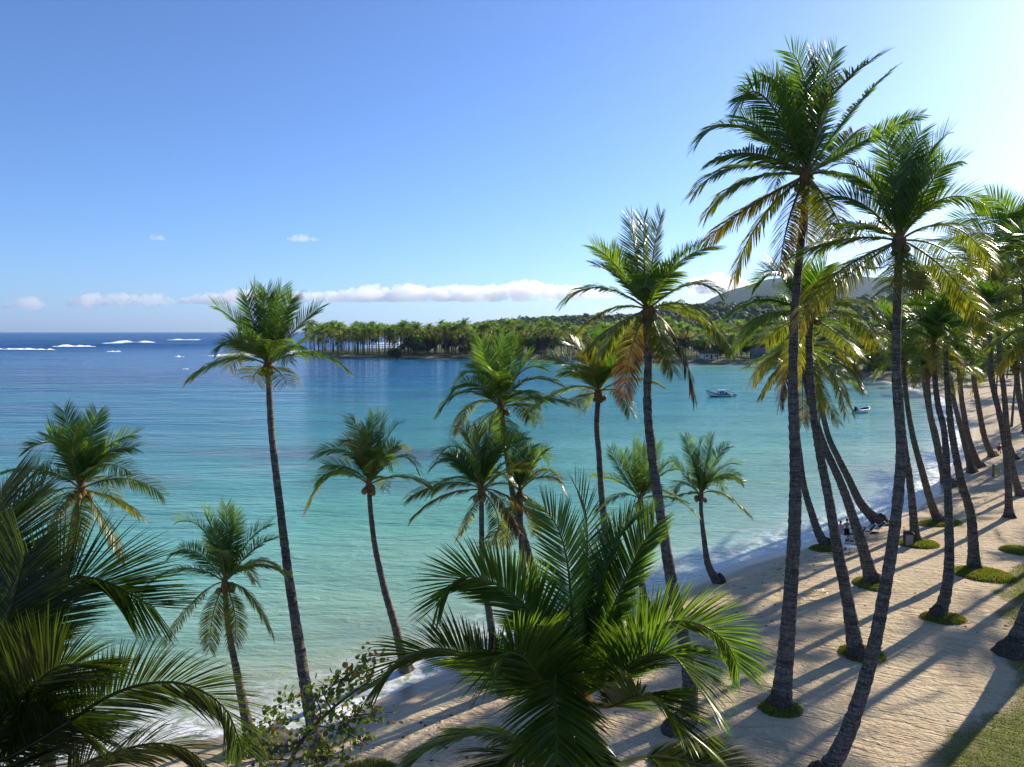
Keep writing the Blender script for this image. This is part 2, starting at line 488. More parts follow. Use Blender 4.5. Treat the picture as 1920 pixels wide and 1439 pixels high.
q = NT('sea_water')
P = q.pos(); off = q.attr('off')
sep = q.n('SeparateXYZ'); q.L.new(P, sep.inputs[0])
Yc = sep.outputs['Y']; Xc = sep.outputs['X']
wob = q.noise(0.02, 4, P)
dd = q.math('ADD', off, q.math('MULTIPLY', q.math('SUBTRACT', wob, 0.5), 60))
dd = q.math('ADD', dd, q.math('MULTIPLY', q.rng(Yc, 165, 320, 0, 420), q.rng(Xc, 10, -110)))
dfac = q.rng(dd, 0, 420)
colr = q.ramp(dfac, [(0.0, (0.30, 0.36, 0.25)), (0.015, (0.24, 0.42, 0.30)), (0.05, (0.15, 0.42, 0.31)), (0.13, (0.05, 0.29, 0.26)),
                     (0.30, (0.008, 0.16, 0.24)), (0.55, (0.001, 0.14, 0.29)), (1.0, (0.0005, 0.075, 0.22))])
# the bay on the right is paler and greyer, the open sea a deeper blue
# weed beds under the surface, a long reddish patch off the beach
wd = q.noise(0.045, 5, q.mapping(P, (0.55, 1.3, 1), (0, 0, R(-14))), 0.62)
band = q.math('MULTIPLY', q.rng(Yc, 58, 80), q.rng(Yc, 122, 92))
band = q.math('MULTIPLY', band, q.rng(Xc, 8, -12))
weedm = q.math('MULTIPLY', q.rng(wd, 0.47, 0.60), band)
colr = q.mix(q.math('MULTIPLY', weedm, 0.62), colr, (0.13, 0.10, 0.13, 1))
turb = q.rng(q.noise(0.16, 4, P), 0.45, 0.75, 0, 0.2)
colr = q.mix(q.math('MULTIPLY', turb, q.rng(off, 30, 4)), colr, (0.42, 0.40, 0.31, 1))
strk = q.noise(0.035, 5, q.mapping(P, (0.3, 1.6, 1), (0, 0, R(-5))), 0.65)
colr = q.mul(colr, q.ramp(strk, [(0.3, (0.55, 0.70, 0.76)), (0.7, (1.35, 1.22, 1.16))]))
tq = q.math('MULTIPLY', q.math('MULTIPLY', q.rng(Yc, 120, 165), q.rng(Yc, 260, 190)), q.rng(q.noise(0.03, 3, q.mapping(P, (0.4, 1.5, 1))), 0.42, 0.6, 0, 0.55))
colr = q.mix(tq, colr, (0.012, 0.26, 0.27, 1))
# foam at the edge, lacy
fn = q.noise(1.5, 6, P, 0.7, 0.8); fn2 = q.noise(0.28, 3, P)
edge = q.rng(q.math('ADD', off, q.math('MULTIPLY', fn2, -5.0)), 1.0, -1.8)
lace = q.math('MULTIPLY', q.rng(fn, 0.46, 0.56), q.rng(q.math('ADD', off, q.math('MULTIPLY', fn2, 3.0)), 7.0, 2.6))
near = q.rng(Yc, 300, 260)
f1 = q.math('MULTIPLY', q.math('MAXIMUM', q.math('MULTIPLY', edge, q.rng(fn, 0.42, 0.54)), q.math('MULTIPLY', lace, 0.65)), near)
# little white caps and streaks in deep water
sfn = q.noise(0.10, 6, q.mapping(P, (0.5, 1.6, 1)), 0.7)
f2 = q.rng(q.math('ADD', q.attr('surf'), q.math('MULTIPLY', q.math('SUBTRACT', sfn, 0.5), 1.3)), 0.42, 0.55)
f2 = q.math('MULTIPLY', f2, q.rng(q.attr('surf'), 0.02, 0.15))
foam = q.math('MAXIMUM', f1, f2, clamp=True)
c = q.mix(foam, colr, (0.80, 0.82, 0.83, 1))
q.L.new(c, q.bsdf.inputs['Base Color'])
q.bsdf.inputs['IOR'].default_value = 1.333
q.bsdf.inputs['Specular IOR Level'].default_value = 0.34
rgh = q.rng(Yc, 30, 900, 0.07, 0.28)
q.L.new(q.math('MAXIMUM', rgh, q.math('MULTIPLY', foam, 0.8)), q.bsdf.inputs['Roughness'])
# ripples: short wind chop over a longer one, crests lying across the view
r1 = q.noise(1.15, 4, q.mapping(P, (0.42, 1.25, 1), (0, 0, R(-9))), 0.62, 0.5)
r2 = q.noise(0.36, 3, q.mapping(P, (0.40, 1.3, 1), (0, 0, R(6))), 0.55, 0.6)
r3 = q.noise(0.07, 4, q.mapping(P, (0.35, 1.3, 1), (0, 0, R(-4))), 0.6, 0.4)
r4 = q.noise(0.17, 3, q.mapping(P, (0.38, 1.25, 1), (0, 0, R(3))), 0.6, 0.4)
hh = q.math('ADD', q.math('ADD', q.math('MULTIPLY', r1, 0.26), q.math('MULTIPLY', r4, q.rng(Yc, 40, 200, 0.5, 1.1))), q.math('ADD', q.math('MULTIPLY', r2, 0.32), q.math('MULTIPLY', r3, q.rng(Yc, 50, 400, 0.6, 2.6))))
calm = q.math('ADD', q.rng(off, 0, 14, 0.35, 1.0), q.math('MULTIPLY', q.rng(off, 110, 300), 2.2))
q.L.new(q.bump(q.math('MULTIPLY', hh, calm), 1.0, 0.85), q.bsdf.inputs['Normal'])
me.materials.append(q.m)
tag(obj('sea', me), kind='structure')

# --- breaking waves on the reef: humped crest with a tumbling apron
q = NT('breaker_foam')
n = q.noise(0.35, 6, q.pos(), 0.65)
q.L.new(q.ramp(n, [(0.3, (0.62, 0.68, 0.72)), (0.6, (0.86, 0.87, 0.88))]), q.bsdf.inputs['Base Color'])
q.bsdf.inputs['Roughness'].default_value = 0.8
q.L.new(q.bump(n, 1.0, 0.6), q.bsdf.inputs['Normal'])
M['foam'] = q.m
breakers = [  # px x0, x1, y, thickness px, label
 (-60, 102, 656.5, 6, 'long white breaker at the far left edge of the sea'),
 (75, 182, 652.5, 9, 'tumbling white breaker with a bright knob on its crest'),
 (168, 206, 647, 6, 'short low breaker between the long one and the tall one'),
 (203, 262, 643.5, 8, 'tallest steep white breaker of the reef'),
 (192, 212, 652.8, 3.5, 'small foam patch just below the tallest breaker'),
 (200, 226, 660, 4.2, 'small isolated white breaker below the tall one'),
 (282, 341, 651, 4.8, 'smooth bright breaker midway between the reef and the tall palm'),
 (313, 368, 638, 3.2, 'thin faraway breaker nearest the horizon'),
 (326, 346, 669.5, 3.2, 'small white breaker standing above the lone foam patch'),
 (388, 448, 668, 4.8, 'white breaker partly behind the tall left palm crown'),
 (398, 418, 651, 4.5, 'short breaker touching the left fronds of the tall palm'),
 (450, 470, 662, 3.5, 'breaker seen through the fronds of the tall left palm'),
 (340, 354, 692.5, 4.5, 'lone little patch of white foam in the darker blue water'),
]
for bi, (x0, x1, yy, th, lab) in enumerate(breakers):
    n = max(14, int((x1 - x0) * 1.2)); m = 11
    back = ground(0, yy - th * 0.18)[1]; front = ground(0, yy + th * 0.15)[1]
    D = ground(0, yy)[1]; V = []
    H = th * 0.5 / FOC * D
    for i in range(n):
        u = i / (n - 1); px = x0 + (x1 - x0) * u
        env = (math.sin(math.pi * u) ** 0.45) * max(0.10, 0.58 + 0.8 * mnoise.noise((u * n * 0.09, bi * 3.1, 0)) + .75 * mnoise.noise((u * n * .45, bi, 0)))
        sh = 0.25 * mnoise.noise((u * 3, bi, 5)) * (back - front)
        for j in range(m):
            v = j / (m - 1)
            wdt = max(0.12, env)
            yv = D + ((back - D) * (1 - 2 * v) if v < .5 else (front - D) * (2 * v - 1)) * wdt * (1 + 0.5 * mnoise.noise((u * n * .4, v * 3, bi + 2.5))) + sh
            crest = math.exp(-((v - 0.36) / 0.17) ** 2)
            z = -0.1 + env * H * (crest + 0.16 * math.sin(math.pi * v)) * (1 + 0.6 * mnoise.noise((u * n * 0.5, v * 4, bi)))
            if v in (0.0, 1.0) or i in (0, n - 1): z = -0.3
            V.append(((px - CX) / FOC * D, yv, z))
    V = np.array(V)
    i = np.arange(n - 1)[:, None] * m; j = np.arange(m - 1)[None, :]
    Fb = np.stack([i + j, i + m + j, i + m + j + 1, i + j + 1], -1).reshape(-1, 4)
    c0 = np.array([V[:, 0].mean(), V[:, 1].mean(), 0])
    o = obj('breaking_wave', mesh_np('breaking_wave', V - c0, Fb, M['foam']), loc=c0)
    tag(o, lab, 'wave', 'breaking waves over the reef')
# ------------------------------------------------------------------ coconut palms
GREEN = np.array([0.052, 0.100, 0.015]); LIGHT = np.array([0.155, 0.20, 0.022])
YEL = np.array([0.22, 0.155, 0.02]); BRN = np.array([0.055, 0.024, 0.013])
PRO_T = [0, .08, .25, .5, .75, .92, 1.0]; PRO_L = [.42, .68, .95, 1.0, .92, .76, .62]

def frond_arr(pts, L, n, segs, width, rng, roll=0.0, vee=0.25, droop=0.6, age=0.3, head=None, rachis=0.03, bare=0.14, k=5, rollc=None):
    """one feathered frond: rachis through pts, leaflets either side. returns V, quads, colours"""
    NS = 26
    C = spline(pts, NS)
    ln = np.concatenate([[0], np.cumsum(np.linalg.norm(np.diff(C, axis=0), axis=1))]); tot = ln[-1]
    T = np.gradient(C, axis=0); T /= np.linalg.norm(T, axis=1)[:, None]
    if head is None:
        hd = C[-1] - C[0]; hd = np.array([hd[0], hd[1], 0])
    else: hd = np.array([head[0], head[1], 0.0])
    hd = hd / (np.linalg.norm(hd) + 1e-9)
    S0 = np.cross(hd, [0, 0, 1.0])
    S = S0 - (T @ S0)[:, None] * T; S /= np.linalg.norm(S, axis=1)[:, None]
    N = np.cross(S, T)
    V0, F0 = tube_arr(C, rachis * np.linspace(1.0, 0.16, NS) ** 0.9, 5 if n > 60 else 3)
    # leaflets
    t = np.linspace(bare, 0.995, n)
    t = np.repeat(t, 2) + rng.normal(0, 0.35 / n, 2 * n)
    t = np.clip(t, 0.02, 1)
    side = np.tile([1.0, -1.0], n)
    keep = rng.random(2 * n) > 0.03
    t, side = t[keep], side[keep]; m = len(t)
    ip = lambda A: np.stack([np.interp(t * tot, ln, A[:, a]) for a in range(3)], 1)
    P, Tt, Ss, Nn = ip(C), ip(T), ip(S), ip(N)
    rl = roll * (0.35 + 0.65 * t)
    if rollc is not None: rl = rollc + 0 * t
    cr, sr = np.cos(rl)[:, None], np.sin(rl)[:, None]
    Sr = Ss * cr + Nn * sr; Nr = -Ss * sr + Nn * cr
    ang = np.radians(np.interp(t, [0, .2, .7, 1], [66, 58, 48, 28])) + rng.normal(0, 0.04, m)
    vv = vee + rng.normal(0, 0.05, m)
    d = (Sr * side[:, None]) * np.sin(ang)[:, None] + Tt * np.cos(ang)[:, None] + Nr * (vv * np.sin(ang))[:, None]
    d /= np.linalg.norm(d, axis=1)[:, None]
    u = (t - bare) / (1 - bare)
    le = L * np.interp(u, PRO_T, PRO_L) * (1 + rng.normal(0, 0.07, m))
    # broad planes of leaflets clump and part: a slow wobble along the frond
    wb = np.sin(t * 31 + rng.random() * 6) * 0.06
    d = d + Nr * wb[:, None]
    dr = droop * (1 + rng.normal(0, 0.12, m)); dr = np.maximum(dr, 0.02)
    cen = [P + 0 * d]; dirs = [d]
    cur = P.copy(); dk = d.copy()
    for s in range(segs):
        cur = cur + dk * (le / segs)[:, None]
        cen.append(cur.copy())
        g = dr * (s + 1.0) / segs * (1.6 / segs)
        dk = dk + np.array([0, 0, -1.0]) * g[:, None]
        dk /= np.linalg.norm(dk, axis=1)[:, None]
        dirs.append(dk.copy())
    prof = {2: [0.55, 1.0, 0.06], 3: [0.5, 1.0, 0.75, 0.05], 4: [0.5, 1.0, .92, 0.6, 0.04], 5: [0.45, .95, 1.0, .8, .5, 0.03]}[segs]
    tw = rng.normal(0, 0.28, m) + side * 0.3
    rows = []
    for s in range(segs + 1):
        dd = dirs[s]
        W = Tt - (Tt * dd).sum(1)[:, None] * dd; W /= np.linalg.norm(W, axis=1)[:, None] + 1e-9
        Bn = np.cross(dd, W)
        W2 = W * np.cos(tw)[:, None] + Bn * np.sin(tw)[:, None]
        hw = width * prof[s] * 0.5 * np.interp(u, [0, .2, .8, 1], [.8, 1, .9, .5])
        rows.append(cen[s] - W2 * hw[:, None]); rows.append(cen[s] + W2 * hw[:, None])
    V1 = np.stack(rows, 1)                       # m, 2(segs+1), 3
    q_ = []
    b0 = np.arange(m) * 2 * (segs + 1)
    for s in range(segs):
        q_.append(np.stack([b0 + 2 * s, b0 + 2 * s + 1, b0 + 2 * s + 3, b0 + 2 * s + 2], 1))
    F1 = np.concatenate(q_) + len(V0)
    # colour: green, yellower towards tips and with age, brown when dead
    tipf = np.repeat(np.linspace(0, 1, segs + 1), 2)[None, :]
    a = age
    fr = rng.random()
    basec = GREEN * (1 - 0.5 * fr) + LIGHT * 0.5 * fr
    ye = np.clip((a - 0.36) * 1.9 * (0.35 + 0.9 * u[:, None] + 0.35 * tipf) + 0.12 * tipf + rng.normal(0, 0.05, (m, 1)), 0, 1)
    br = np.clip((a - 0.72) * 9.0 * (0.3 + 0.8 * u[:, None] + .3 * tipf) + rng.normal(0, 0.06, (m, 1)), 0, 1) if a > 0.7 else np.clip((a - .3) * 0.5 * (u[:, None] ** 6) * 4 + 0 * tipf, 0, .7)
    c1 = basec[None, None] * (1 - ye[..., None]) + YEL * ye[..., None]
    c1 = c1 * (1 - br[..., None]) + BRN * br[..., None]
    c1 = c1 * (1 + rng.normal(0, 0.13, (m, 1, 1)))
    rc = (np.array([0.19, 0.17, 0.045]) if a < 0.7 else np.array([0.20, 0.12, 0.05]))
    c0 = np.tile(rc, (len(V0), 1))
    V = np.concatenate([V0, V1.reshape(-1, 3)]); Cc = np.clip(np.concatenate([c0, c1.reshape(-1, 3)]), 0.004, 1)
    return V, np.concatenate([F0, F1]), Cc

coco_me = None
def coconut_mesh():
    global coco_me
    if coco_me is None:
        bm = bmesh.new(); bmesh.ops.create_icosphere(bm, subdivisions=2, radius=1.0)
        for v in bm.verts: v.co.z *= 1.25; v.co.x *= 1 - 0.12 * v.co.z; v.co.y *= 1 - .12 * v.co.z
        coco_me = bpy.data.meshes.new('coconut'); bm.to_mesh(coco_me); bm.free()
        coco_me.materials.append(M['coconut'])
        coco_me.polygons.foreach_set('use_smooth', [True] * len(coco_me.polygons))
    return coco_me

def trunk_arr(C, r, k, ringy=True, flare=0.0, rng=None, hmul=1.0):
    n = len(C); z = C[:, 2] - C[-1, 2]
    rr = r.copy()
    if flare: rr = rr * (1 + flare * np.exp(-np.clip(z, 0, 99) / 0.55) + 0.25 * flare * np.exp(-np.clip(z, 0, 99) / 1.8))
    V, F = tube_arr(C, rr, k)
    if rng is not None:
        V = V.reshape(n, k, 3)
        cen = C[:, None, :]
        s = 1 + 0.035 * np.sin(np.arange(n) * 2.1)[:, None] * ringy + 0.03 * rng.normal(0, 1, (n, 1)) + 0.02 * rng.normal(0, 1, (n, k))
        V = (cen + (V - cen) * s[..., None]).reshape(-1, 3)
    return V, F

GROUP_BEACH = 'coconut palms standing on the beach'
def palm(label, crown, base, trunk, wtop, wbot, fr, Rpx, fill=7, seed=1, det=2, dY=None, llen=0.29, group=GROUP_BEACH,
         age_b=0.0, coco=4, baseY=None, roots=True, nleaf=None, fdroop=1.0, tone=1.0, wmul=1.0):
    """crown (px,py,Y); base (px,py) on the ground; trunk: pixels between, from the crown downwards."""
    rng = np.random.default_rng(seed)
    if baseY is None: B = ground_at(*base)
    else:
        B = at(base[0], base[1], baseY); B[2] = gz(B[0], B[1])
    cY = crown[2] if crown[2] is not None else B[1] + (dY or 0)
    Cc = at(crown[0], crown[1], cY)
    Rm = Rpx / FOC * cY
    root = empty('coconut_palm', B)
    tag(root, label, 'palm tree', group)
    # trunk
    path = [(crown[0], crown[1])] + list(trunk)
    zc, zb = Cc[2], B[2]
    pts = []
    allp = path + [base]
    cum = np.concatenate([[0], np.cumsum([math.hypot(allp[i + 1][0] - allp[i][0], allp[i + 1][1] - allp[i][1]) for i in range(len(allp) - 1)])])
    for (px, py), s in zip(path, cum[:-1] / cum[-1]):
        pts.append(at(px, py, cY + (B[1] - cY) * s ** 1.3))
    pts.append(B + np.array([0, 0, -0.12]))
    length = np.linalg.norm(Cc - B)
    n = int(max(24, min(170, length / (0.13 if det >= 2 else 0.35))))
    C = spline(pts, n)
    s = np.linspace(0, 1, n)
    dep = C[:, 1]
    wpx = wtop + (wbot - wtop) * s ** 1.4
    r = wpx / 2 / FOC * dep
    r[:max(2, n // 40)] *= 1.15
    V, F = trunk_arr(C, r, 14 if det >= 2 else 8, True, 0.55, rng)
    # the heel bulges to the leaning side
    o = obj('trunk', mesh_np('trunk', V - B, F, M['trunk']), root)
    rb = r[-1]
    if roots:
        bm = bmesh.new(); bmesh.ops.create_icosphere(bm, subdivisions=3, radius=1.0)
        ld = C[max(0, n - 12)] - C[-1]; ld = -ld[:2]
        for v in bm.verts:
            nz = mnoise.noise(v.co * 3.0 + Vector((seed, 0, 0))) * 0.28 + mnoise.noise(v.co * 9.0) * 0.12
            f = 1 + nz
            h = max(0.0, 1 - abs(v.co.z) * 1.0)
            co_ = 1 - 0.42 * max(0, v.co.z)
            v.co = Vector((v.co.x * rb * 1.75 * f * co_ + ld[0] * .12 * h, v.co.y * rb * 1.75 * f * co_ + ld[1] * .12 * h, v.co.z * (0.42 + rb * .9) * f + 0.02))
        me = bpy.data.meshes.new('root_mass'); bm.to_mesh(me); bm.free()
        me.materials.append(M['root']); me.polygons.foreach_set('use_smooth', [True] * len(me.polygons))
        obj('root_mass', me, root)
    # fibrous heart of the crown
    ax = C[0] - C[1]; ax /= np.linalg.norm(ax)
    rt = max(r[2], 0.03 * Rm)
    hp = np.array([C[2], C[0] + ax * Rm * .01, C[0] + ax * Rm * .07, C[0] + ax * Rm * 0.15])
    hc = spline(hp, 12)
    hr = np.interp(np.linspace(0, 1, 12), [0, .25, .55, 1], [rt * 1.0, rt * 1.7, rt * 1.5, rt * 0.35])
    Vh, Fh = tube_arr(hc, hr, 10)
    Vh = Vh + rng.normal(0, rt * 0.16, Vh.shape)
    obj('crown_heart', mesh_np('crown_heart', Vh - B, Fh, M['fiber'], smooth=False), root)
    for i in range(coco):
        a = rng.random() * 6.28
        c_ = obj('coconut', coconut_mesh(), root)
        p = C[0] + np.array([math.cos(a), math.sin(a), 0]) * (rt * 2.0 + .05) + np.array([0, 0, -0.02 * Rm - rng.random() * 0.06 * Rm])
        c_.location = Vector(p - B); sc = 0.115 + 0.03 * rng.random()
        c_.scale = (sc, sc, sc); c_.rotation_euler = (rng.random() * .8, rng.random() * .8, rng.random() * 3)
    # fronds
    segs = {1: 2, 2: 3, 3: 5}[det]
    NL = nleaf or {1: 52, 2: 94, 3: 150}[det]
    wid = {1: 0.020, 2: 0.0118, 3: 0.0115}[det] * Rm * wmul
    todo = []
    for f in fr:
        opt = {}
        if isinstance(f[-1], dict): opt = f[-1]; f = f[:-1]
        pl = [np.array(p, float) for p in f]
        tip = pl[-1]; d2 = math.hypot(tip[0] - crown[0], tip[1] - crown[1])
        dz = math.sqrt(max(0.0, (0.92 * Rpx) ** 2 - d2 ** 2)) / FOC * cY * 0.75
        sg = opt.get('s', 1 if rng.random() < 0.5 else -1)
        dz = opt.get('dz', dz * sg)
        P3 = [C[0] + ax * Rm * 0.05]
        acc = 0; prev = np.array(crown[:2], float)
        L2 = [0]
        for p in pl:
            acc += np.linalg.norm(p - prev) + 1e-6; prev = p; L2.append(acc)
        for p, l in zip(pl, L2[1:]):
            P3.append(at(p[0], p[1], cY + dz * (l / acc) ** 0.9))
        # elevation of the chord tells the frond's age
        ch = P3[-1] - P3[0]; el = math.asin(max(-1, min(1, ch[2] / (np.linalg.norm(ch) + 1e-9))))
        todo.append((P3, el, opt))
    for i in range(fill):
        az = i * 2.399 + rng.random() * .6 + seed
        el = np.interp((i + .5) / max(fill, 1), [0, .5, 1], [1.15, 0.45, -0.45]) + rng.normal(0, .12)
        Lf = Rm * (0.80 + 0.22 * rng.random())
        hd = np.array([math.cos(az) * 0.75, math.sin(az), 0]); hd /= np.linalg.norm(hd)
        up0 = min(1.4, el + 0.55)
        p0 = C[0] + ax * Rm * 0.05
        p1 = p0 + Lf * 0.52 * (hd * math.cos(up0) + np.array([0, 0, math.sin(up0)]))
        p2 = p0 + Lf * (hd * math.cos(el) + np.array([0, 0, math.sin(el)])) + np.array([0, 0, -0.10 * Lf])
        todo.append(([p0, p1 * 0.7 + (p0 + p2) * 0.15, p2], el, {}))
    for P3, el, opt in todo:
        age = opt.get('age', float(np.clip(0.36 - 0.42 * el + rng.normal(0, 0.08) + age_b, 0, 0.80)))
        dr = fdroop * opt.get('droop', float(np.interp(el, [-0.8, 0.0, 0.7, 1.3], [1.0, 0.95, 0.42, 0.2])))
        vee = opt.get('vee', float(np.interp(el, [-0.5, 0.2, 1.0], [-0.05, 0.15, 0.38])))
        ro = opt.get('roll', rng.normal(0, 0.2) + (1.0 if rng.random() < .5 else -1.0) * (0.65 if el > 0.3 else 0.3))
        head = opt.get('head')
        if head is None:
            hd = P3[-1] - P3[0]
            if math.hypot(hd[0], hd[1]) < 0.30 * abs(hd[2]):
                # near-vertical frond: lay its blade roughly across the view
                head = (rng.normal(0, .4), -1.0)
        V, F, Cl = frond_arr(P3, Rm * llen * opt.get('l', 1.0) * (0.84 if det == 2 else 1.0), int(NL * opt.get('n', 1)), segs, wid, rng, ro, vee, dr, age, head,
                             rachis=0.0125 * Rm, bare=opt.get('bare', 0.13), rollc=opt.get('rc'))
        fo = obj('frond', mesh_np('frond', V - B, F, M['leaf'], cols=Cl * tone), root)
        if age > 0.78: fo['label'] = 'dead brown frond hanging down'
    return root

# ---- hero palms, traced frond by frond
palm('tall lone palm at left, curved bare trunk and feathery crown against the open sea',
  (503, 692, 29.5), (603, 1418), [(506,760),(511,830),(525,950),(541,1080),(562,1215),(580,1330)], 11, 25,
  [[(430,672),(357,709)],[(448,612),(405,576)],[(470,590),(462,555)],[(492,610),(474,540)],[(512,610),(527,540)],[(522,620),(548,560)],
   [(545,628),(598,578)],[(580,662),(648,692),{'s':-1,'roll':.25,'droop':1.1}],[(452,640),(412,652),{'s':-1}],[(460,655),(430,690),{'s':1}],[(480,640),(440,600)],
   [(535,650),(572,668)],[(480,700),(478,715),{'age':.6}],[(525,700),(538,722),{'age':.6}],[(505,600),(500,545)],[(515,640),(540,680),{'s':-1}],[(540,660),(570,640)]],
  155, fill=1, seed=21, llen=.34)
palm('leafy palm at the left edge, crown low over the sea behind big dark fronds',
  (150, 925, 24), (88, 1500), [(140,985),(128,1040),(108,1140),(95,1250)], 13, 26,
  [[(110,835),(92,795)],[(120,838),(52,842)],[(140,840),(120,770)],[(165,840),(182,776)],[(195,845),(252,816)],[(195,855),(252,840)],
   [(235,898),(305,928),{'droop':1.1,'s':-1}],[(215,935),(258,965),{'age':.5}],[(190,965),(232,1045),{'age':.55}],[(80,882),(2,888)],[(95,925),(48,975)],
   [(105,970),(78,1045),{'age':.83}],[(125,930),(100,962),{'age':.6}],[(135,850),(148,800)],[(160,850),(160,800)],[(170,870),(205,850)],[(145,980),(140,1020),{'age':.65}]],
  160, fill=3, seed=22, llen=.31, age_b=-.03, baseY=24)
palm('short palm low at left with drooping yellow lower fronds over turquoise water',
  (422, 1098, 26), (472, 1378), [(425,1150),(432,1200),(450,1290)], 9, 21,
  [[(385,1000),(334,978)],[(405,1015),(382,955)],[(425,1010),(424,950)],[(435,1010),(440,962)],[(462,1020),(506,983)],[(470,1035),(513,1010)],
   [(365,1035),(322,1042)],[(352,1065),(288,1088)],[(372,1120),(304,1210),{'age':.62}],[(400,1150),(393,1218),{'age':.68}],[(485,1052),(532,1080),{'age':.6}],
   [(450,1062),(478,1090),{'age':.6}],[(468,1115),(510,1186),{'age':.62}],[(415,1040),(400,990)],[(440,1150),(440,1205),{'age':.68}]],
  130, fill=2, seed=23, llen=.33, age_b=.02, baseY=27.5)
palm('slim young palm between the tall left palm and the coppery one, crown over open water',
  (692, 915, 31), (762, 1262), [(695,960),(704,1030),(722,1110),(742,1180)], 9, 18,
  [[(655,848),(591,853)],[(625,888),(574,955),{'age':.6}],[(640,882),(594,902)],[(678,825),(655,782)],[(672,838),(645,828),{'age':.6}],[(697,835),(700,778)],
   [(710,822),(718,780)],[(725,825),(751,794)],[(730,845),(758,846),{'age':.55}],[(745,858),(784,882)],[(752,893),(806,912),{'age':.6}],[(660,880),(610,872)],
   [(690,850),(685,800)],[(705,860),(735,870)],[(680,870),(650,860)]],
  120, fill=2, seed=24, llen=.33, age_b=-.03)
palm('palm in the middle with coppery dead fronds hanging beside its straight slim trunk',
  (903, 925, 32), (945, 1300), [(903,985),(905,1060),(917,1150),(930,1230)], 9, 18,
  [[(842,905),(768,932)],[(830,930),(775,970),{'age':.78}],[(855,862),(813,874)],[(866,845),(826,850)],[(885,838),(860,800),{'age':.62}],[(912,845),(925,780)],
   [(940,850),(984,820)],[(950,885),(992,880),{'age':.5}],[(950,930),(1018,982),{'age':.84}],[(885,955),(862,1003)],[(935,980),(910,1025),{'age':.55}],
   [(900,850),(895,805)],[(925,870),(950,830)],[(880,880),(845,850)],[(940,940),(975,1000),{'age':.82}],[(920,890),(960,860)]],
  135, fill=2, seed=25, llen=.32, age_b=0)
palm('palm half hidden behind the copper-fronded one, with a golden arching frond',
  (975, 928, 34), (1012, 1235), [(976,985),(979,1040),(990,1120)], 9, 17,
  [[(972,860),(975,822)],[(998,848),(1030,862)],[(1005,865),(1025,842)],[(1020,880),(1058,922),{'age':.5}],[(1005,945),(1032,962)],[(957,980),(947,1022),{'age':.6}],
   [(950,965),(925,1012),{'age':.6}],[(985,865),(1000,835)],[(1010,895),(1050,900),{'age':.62}],[(1000,950),(1005,1000),{'age':.6}],[(945,890),(920,900)],[(960,870),(945,845)]],
  105, fill=2, seed=26, llen=.34, age_b=.02)
palm('wide feathery palm in the centre, its crown overlapping the far shore',
  (940, 770, 36), (1055, 1235), [(945,810),(953,870),(966,945),(992,1045),(1020,1140)], 10, 21,
  [[(915,690),(903,640)],[(935,690),(945,632)],[(955,690),(975,642)],[(900,700),(862,712),{'dz':1}],[(875,735),(824,772)],[(890,755),(850,812),{'age':.6}],
   [(905,790),(878,828),{'age':.5}],[(985,715),(1047,722)],[(975,700),(1020,690)],[(975,762),(993,785),{'age':.6}],[(945,792),(960,832)],[(990,745),(1062,752),{'s':1}],
   [(925,720),(890,665)],[(960,720),(995,665)],[(890,720),(850,735)],[(930,795),(930,840)],[(975,735),(1010,755)]],
  140, fill=3, seed=27, llen=.34, age_b=-.02)
palm('palm with a thin wavy trunk whose small crown hangs over the middle of the bay',
  (1122, 742, 38), (1150, 1215), [(1119,800),(1123,850),(1127,915),(1133,985),(1140,1080)], 10, 17,
  [[(1068,727),(998,765)],[(1075,690),(1022,668),{'age':.5}],[(1105,685),(1085,640)],[(1124,680),(1130,622)],[(1143,685),(1165,640)],[(1180,712),(1236,722),{'age':.5}],
   [(1157,735),(1181,776),{'age':.65}],[(1150,700),(1192,690)],[(1090,700),(1050,700)],[(1135,700),(1150,650)],[(1110,700),(1100,660),{'age':.6}],[(1095,745),(1075,760)]],
  128, fill=3, seed=28, llen=.31, age_b=-.03)
palm('big dark palm right of centre, brown dead fronds drooping from its crown',
  (1216, 590, 33), (1266, 1428), [(1216,660),(1214,760),(1222,850),(1238,960),(1258,1085),(1278,1180),(1293,1280),(1290,1350)], 14, 28,
  [[(1125,540),(1058,568)],[(1150,578),(1090,617)],[(1160,505),(1112,462)],[(1165,525),(1120,500)],[(1195,495),(1184,404)],[(1208,490),(1208,406)],
   [(1224,485),(1240,404)],[(1265,500),(1338,462)],[(1290,535),(1350,552)],[(1305,590),(1368,662),{'age':.55}],[(1270,640),(1302,748),{'age':.86,'droop':1.2}],
   [(1240,640),(1262,698),{'age':.68}],[(1165,610),(1128,668),{'age':.5}],[(1185,650),(1170,745),{'age':.86,'droop':1.2}],[(1155,610),(1105,652)],
   [(1180,530),(1145,470)],[(1245,520),(1290,470)],[(1230,540),(1262,510)],[(1280,570),(1330,600)]],
  175, fill=1, seed=29, llen=.30, age_b=.02, baseY=27)
